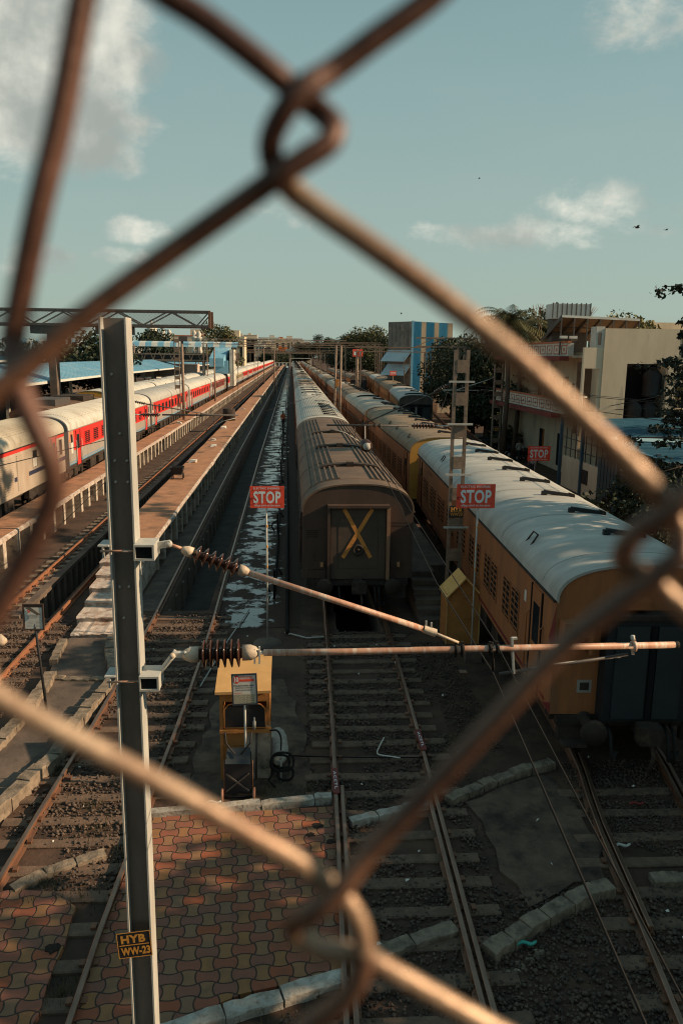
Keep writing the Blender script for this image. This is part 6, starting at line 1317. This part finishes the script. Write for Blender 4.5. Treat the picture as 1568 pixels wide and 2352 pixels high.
def conifer(label,x,y,h,seed,z0=0):
    g=random.Random(seed); t=thing('conifer',label,'tree',(x,y,z0)); b=MB(); b.tube([(x,y,z0),(x+.2,y,z0+h*.5),(x,y+.1,z0+h)],[.3,.2,.05],TRUNK,8); cen=[];rad=[]
    for k in range(46):
        f=.12+.86*k/46; a=k*2.4+g.random(); L_=(3.4*(1-f)+.8)*g.uniform(.65,1.2); z=z0+h*f; p=Vector((x,y,z)); q=p+Vector((math.cos(a)*L_,math.sin(a)*L_,.25*L_*(f-.3))); b.tube([p,(p+q)/2+Vector((0,0,.1)),q],[.06,.04,.015],TRUNK,5)
        for j in range(5): cen.append(p+(q-p)*(.35+.15*j)+Vector((g.uniform(-.25,.25),g.uniform(-.25,.25),g.uniform(-.2,.12)))); rad.append(g.uniform(.22,.5))
    b.build('trunk',t); leaves('crown',[tuple(c) for c in cen],rad,9000,.11,[LEAFC],t,seed,flat=.7)
conifer('dark feathery conifer cut off by the right edge of the view',16.9,29.5,19.5,21)
conifer('second dark conifer in front of the tank wall of the cream house',20.6,38.5,9.5,22)
bg=[(1190,722,64,1.0,LEAFD,'dark tree behind the palm left of the rooftop canopy'),(1215,708,70,1.0,LEAFM,'taller olive tree left of the rooftop tank'),(1262,700,74,.9,LEAFD,'dark tree behind the rooftop tank'),(1060,770,88,1.1,LEAFD,'broad dark tree right of the striped tower'),(1095,775,78,1.1,LEAFD,'dark tree under the thick fence wire'),(1040,795,100,1.0,LEAFD,'dark tree at the foot of the striped tower'),(1150,790,72,1.0,LEAFD,'dark tree left of the cream house'),(1480,718,62,.9,LEAFY,'sunlit yellow-green tree behind the cream house wall'),(1440,728,66,.8,LEAFY,'small sunlit tree right of the rooftop canopy'),(1120,850,68,.7,LEAFD,'low dark tree beside the motorcycles')]
for i,(px,pt,Y,s,m,lab) in enumerate(bg):
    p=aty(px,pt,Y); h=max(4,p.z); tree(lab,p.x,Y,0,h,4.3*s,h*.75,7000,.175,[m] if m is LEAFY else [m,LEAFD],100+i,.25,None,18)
far=[(845,757,205,1.3,LEAFM,'olive tree in the middle of the treeline on the right'),(868,760,190,1.2,LEAFM,'sunny olive tree beside the striped tower'),(820,770,215,1.1,LEAFD,'dark tree left of the olive treeline'),(790,775,230,1.1,LEAFD,'dark tree above the right end of the portal'),(735,768,260,1.0,LEAFD,'rounded dark tree on the skyline right of the vanishing point'),(760,776,240,1.0,LEAFD,'low dark tree behind the long portal'),(705,785,235,1.0,LEAFD,'dark tree above the far end of the orange train'),(690,790,225,.9,LEAFD,'small dark tree left of the loading frame'),(720,790,210,.9,LEAFD,'dark bushy tree behind the loading frame'),(890,768,170,1.0,LEAFD,'dark tree left of the corrugated tower'),(510,745,215,1.0,LEAFM,'rounded tree standing alone on the left skyline'),(353,755,180,.9,LEAFD,'dark tree behind the striped footbridge'),(655,815,600,1.2,LEAFD,'small round bush at the far end of the left platforms'),(760,800,150,.9,LEAFD,'dark tree behind the laced masts'),(840,800,150,.9,LEAFD,'dark tree over the far sooty coaches'),(800,800,170,.9,LEAFD,'shadowed tree between the portal posts'),(910,825,125,.8,LEAFD,'dark tree behind the signal boards'),(215,775,120,1.1,LEAFD,'dark tree left of the near mast'),(60,790,110,1.1,LEAFD,'dark tree at the left edge below the truss'),(880,800,140,.9,LEAFM,'olive tree below the tower awnings'),(684,806,230,.7,LEAFD,'low dark tree closing the far end of the tracks'),(700,800,230,.8,LEAFD,'low dark tree right of the far end of the tracks'),(630,812,590,1.3,LEAFD,'dark low tree left of the far end of the tracks'),(612,812,600,1.2,LEAFD,'dark low tree by the far town buildings'),(646,808,610,1.3,LEAFD,'dark tree behind the far end wall')]
for i,(px,pt,Y,s,m,lab) in enumerate(far):
    if px>680: Yn=(620 if px<770 else 285+.25*Y); s*=(Yn/Y)*(.55 if px<770 else .9); Y=Yn
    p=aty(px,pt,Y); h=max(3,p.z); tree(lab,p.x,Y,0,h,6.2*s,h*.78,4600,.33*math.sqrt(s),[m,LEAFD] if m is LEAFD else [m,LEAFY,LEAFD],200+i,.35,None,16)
def palm(label,x,y,h,seed,n=26):
    g=random.Random(seed); t=thing('palm_tree',label,'tree',(x,y,0)); b=MB(); b.tube([(x,y,0),(x+.2,y,h*.5),(x,y,h)],[.22,.17,.14],TRUNK,8); b.build('trunk',t); b=MB()
    for k in range(n):
        a=k*2.4; e=g.uniform(-.2,1.1); L_=g.uniform(2.6,3.6); d=Vector((math.cos(a),math.sin(a),0)); P=[]
        for i in range(9): f=i/8; P.append(Vector((x,y,h))+d*(L_*f*math.cos(e*.6))+Vector((0,0,L_*(f*math.sin(e)-.75*f*f))))
        for i in range(8):
            p,q=P[i],P[i+1]; s=(q-p).cross(Vector((0,0,1))).normalized(); 
            for sg in (-1,1):
                for j in range(3):
                    r_=p+(q-p)*(j/3); w=.6*(1-i/9)+.12; b.add([r_,r_+(q-p)*.2,r_+s*sg*w+(q-p)*.5-Vector((0,0,w*.5))],[(0,1,2)],LEAFM)
    b.build('fronds',t)
p=aty(1168,722,55); palm('shaggy palm tree left of the cream house',p.x,55,p.z-.3,5); p=aty(1195,735,58); palm('second palm tree behind the first',p.x,58,p.z-.6,6,20)
t=thing('bare_tree','leafless pale tree behind the rooftop tank','tree',(19.5,60,0)); b=MB(); g=random.Random(3)
def br(p,d,L_,r,k):
    q=p+d*L_; b.tube([p,(p+q)/2+Vector((g.uniform(-.1,.1)*L_,0,0)),q],[r,r*.8,r*.6],DRY,5)
    if k:
        for _ in range(3): br(q,(d+Vector((g.uniform(-.7,.7),g.uniform(-.5,.5),g.uniform(-.1,.4)))).normalized(),L_*.68,r*.6,k-1)
br(Vector((19.5,60,0)),Vector((0,0,1)),6.5,.16,0); 
for k in range(6): br(Vector((19.5+g.uniform(-.8,2.4),60,6.5)),Vector((g.uniform(-.3,.3),0,1)).normalized(),2.2,.07,3)
b.build('branches',t)
def bush(label,x,y,r,h,n,m,seed,ls=.12,group=None):
    t=thing('bush',label,'bush',(x,y,0),group); g=np.random.default_rng(seed); cen=[(x+g.normal()*r*.5,y+g.normal()*r*.5,h*(.25+.6*g.random())) for _ in range(9)]; b=MB()
    for c in cen: b.tube([(x,y,0),((x+c[0])/2,(y+c[1])/2,c[2]*.6),c],[.05,.03,.012],TRUNK,5)
    b.build('stems',t); leaves('foliage',cen,[h*.34]*9,n,ls,m,t,seed)
for i,(x,y,r,h,lab) in enumerate(((13.6,26.5,1.4,3.0,'dark bush tangled by the tin shed at the right'),(14.2,29,1.2,2.6,'dark creeper-covered bush against the slate tin panels'),(15.0,31,1.2,3.2,'vine-clad bush under the blue tin roof corner'),(12.6,23,1.3,2.6,'dark bush beside the grey coach roof edge'),(24.2,44.2,1.4,3.5,'reddish bush beside the black water tanks'),(17.0,62,1.2,2.4,'small bush beside the WW19 mast'),(12.0,19,1.3,2.8,'dark bush right of the near coach end'))): bush(lab,x,y,r,h,2600,[LEAFD] if i!=4 else [LEAFM,LEAFY],300+i)
# ------------------------------------------------------------------ people
def person(label,x,y,z,rz,shirt,trous,pose=0,seed=0,sit=False,s=1.0):
    k=[(0,0,.94),(0,0,1.12),(0,.01,1.34),(0,.01,1.46),(0,0,1.56),(0,-.01,1.66)]
    st=.16 if pose else .03
    V=k+[(-.10,0,.90),(-.11,-st,.50),(-.11,-st*1.1+.03,.07),(-.11,-st*1.1-.12,.03),(.10,0,.90),(.11,st*.7,.50),(.11,st*1.7,.09),(.11,st*1.7-.12,.04),
       (-.19,.01,1.40),(-.24,.02+st*.5,1.14),(-.24,-.06+st*.6,.90),(-.24,-.09+st*.6,.82),(.19,.01,1.40),(.24,.02-st*.6,1.14),(.24,-.08-st*.9,.92),(.24,-.11-st,.84)]
    E=[(0,1),(1,2),(2,3),(3,4),(4,5),(0,6),(6,7),(7,8),(8,9),(0,10),(10,11),(11,12),(12,13),(2,14),(14,15),(15,16),(16,17),(2,18),(18,19),(19,20),(20,21)]
    rad=[.15,.14,.16,.07,.075,.105,.095,.07,.05,.045,.095,.07,.05,.045,.07,.052,.04,.04,.07,.052,.04,.04]
    me=bpy.data.meshes.new('body'); me.from_pydata(V,E,[]); o=bpy.data.objects.new('tmp',me); col.objects.link(o)
    md=o.modifiers.new('s','SKIN'); 
    for i,v in enumerate(me.skin_vertices[0].data): v.radius=(rad[i],rad[i]*(.72 if i in(0,1,2) else 1)); v.use_root=(i==0)
    sb=o.modifiers.new('d','SUBSURF'); sb.levels=1; sb.render_levels=1
    PEOPLE.append((o,label,x,y,z,rz,shirt,trous,s))
PEOPLE=[]
SHW=mat('shirt_pale',(.42,.40,.38),(.34,.32,.3),8,.8); SHB=mat('shirt_dark',(.06,.065,.08),(.045,.05,.06),8,.8); TRD=mat('trousers_dark',(.035,.035,.04),(.025,.025,.03),8,.85); SHO=mat('vest_orange',(.5,.14,.05),(.42,.11,.04),8,.8); SHG=mat('shirt_grey',(.18,.17,.165),(.14,.13,.125),8,.8)
person('person in a pale shirt and dark trousers walking beside the right STOP board',17.0,57,0,.4,SHW,TRD,1)
person('person in dark clothes walking by the WW19 mast',18.3,72,0,2.8,SHB,TRD,1)
person('person in a grey shirt walking next to the one in dark clothes',19.4,74.5,0,.2,SHG,TRD,1)
person('person in dark clothes standing just behind the pale-shirted walker',16.6,61.5,0,1.2,SHB,TRD,0)
person('person in a pale shirt standing under the right STOP board',15.7,49.5,-.02,-.3,SHW,TRD,0)
person('distant person in dark clothes on the far dirt path',21.5,88,0,.6,SHB,TRD,1)
person('second distant person farther along the dirt path',20.6,100,0,2.6,SHG,TRD,1)
person('person in a dark shirt leaning at the balcony of the cream house',17.5,49.0,4.4,1.5,SHB,TRD,0)
person('person with a grey shirt beside the other on the balcony',17.6,48.3,4.4,1.5,SHG,TRD,0)
person('person at the far end of the balcony near the thick fence wire',17.5,53.2,4.4,1.6,SHB,TRD,0)
person('worker in an orange vest standing on the wet strip far between the trains',-.95,84,0,.5,SHO,TRD,1)
dg=bpy.context.evaluated_depsgraph_get()
for o,label,x,y,z,rz_,sh,tr,s in PEOPLE:
    me=bpy.data.meshes.new_from_object(o.evaluated_get(dg)); me.materials.clear(); me.transform(Matrix.Translation((x,y,z))@Matrix.Rotation(rz_,4,'Z'))
    for m in (sh,tr,SKIN,HAIR): me.materials.append(m)
    for p in me.polygons:
        c=p.center; h=c.z-z; rr=math.hypot(c.x-x,c.y-y)
        p.material_index=1 if h<.96 and rr<.21 or h<.78 else (2 if (h>1.47 or (rr>.2 and h<1.08)) else 0); p.use_smooth=True
    t=thing('person',label,'person',(x,y,z)); old=o.data; bpy.data.objects.remove(o); bpy.data.meshes.remove(old)
    place(me,'body',t)
    b=MB(); b.lathe((x,y+.0,z+1.655),(x,y,z+1.80),[(0,.105),(.45,.112),(.8,.07),(1,0)],HAIR,10); b.build('hair',t)
# ------------------------------------------------------------------ motorcycles parked along the house
def moto():
    t=thing('motorcycle','dark motorcycle in the row parked by the cream house','motorcycle',(0,0,0),'motorcycles parked by the cream house'); b=MB()
    b.tube([(0,-.35,.62),(0,-.1,.82),(0,.2,.78),(0,.6,.84),(0,.85,.8)],[.08,.15,.14,.13,.06],BLACK,8); b.box(-.12,.12,-.25,.2,.28,.62,UNDER); b.tube([(.12,.1,.3),(.14,.8,.34)],.05,GALV,6); b.build('body',t)
    for y in (-.66,.66): 
        w=MB(); w.lathe((-.05,y,.3),(.05,y,.3),[(0,.18),(0,.3),(1,.3),(1,.18)],TYRE,14); w.lathe((-.02,y,.3),(.02,y,.3),[(0,0),(0,.17),(1,.17),(1,0)],GALV,10); w.build('wheel',t)
    b=MB(); b.tube([(0,-.66,.3),(0,-.45,.98)],.035,GALV,6); b.tube([(-.35,-.32,1.02),(0,-.45,.98),(.35,-.32,1.02)],.02,STEELD,6); b.lathe((0,-.5,.88),(0,-.6,.86),[(0,.06),(.6,.09),(1,.08),(1,0)],GALV,10); b.build('handlebar',t); return t
m0=moto(); m0.location=(17.0,66.5,0); m0.rotation_euler=(0,0,1.5)
g=random.Random(8)
for i in range(13): dup(m0,(17.0+.16*(i//1)*.55+.25*(i%2),65.3-1.0*i+g.uniform(-.15,.15),0) if i<9 else (18.6+.1*i,70+1.1*(i-8),0),1.5+g.uniform(-.25,.25))
# ------------------------------------------------------------------ birds
def bird(label,px,py,Y,s,fl):
    p=aty(px,py,Y); t=thing('bird',label,'bird',p); b=MB(); b.lathe(p+Vector((-.22*s,0,-.02)),p+Vector((.25*s,0,.03)),[(0,.01),(.2,.05*s),(.55,.07*s),(.8,.05*s),(.9,.045*s),(1,.0)],BLACK,8); b.add([p+Vector((-.22*s,-.03,0)),p+Vector((-.22*s,.03,0)),p+Vector((-.42*s,.08*s,.0)),p+Vector((-.42*s,-.08*s,0))],[(0,1,2,3)],BLACK); b.build('body',t)
    for sg in (-1,1):
        w=MB(); w.add([p+Vector((.1*s,sg*.04*s,.03)),p+Vector((-.1*s,sg*.04*s,.03)),p+Vector((-.12*s,sg*.32*s,.03+fl*.22*s)),p+Vector((.08*s,sg*.35*s,.03+fl*.24*s)),p+Vector((-.12*s,sg*.68*s,.02+fl*.16*s))],[(0,1,2,3),(3,2,4)],BLACK); w.build('wing',t)
bird('small dark bird gliding left of the right edge of the sky',1462,523,70,1.0,.6); bird('tiny dark bird farther right in the sky',1529,528,110,1.0,.3); bird('speck of a bird high in the middle of the sky',1100,410,130,.7,.5); bird('speck of a bird low above the far tracks',921,721,120,.7,1.0)
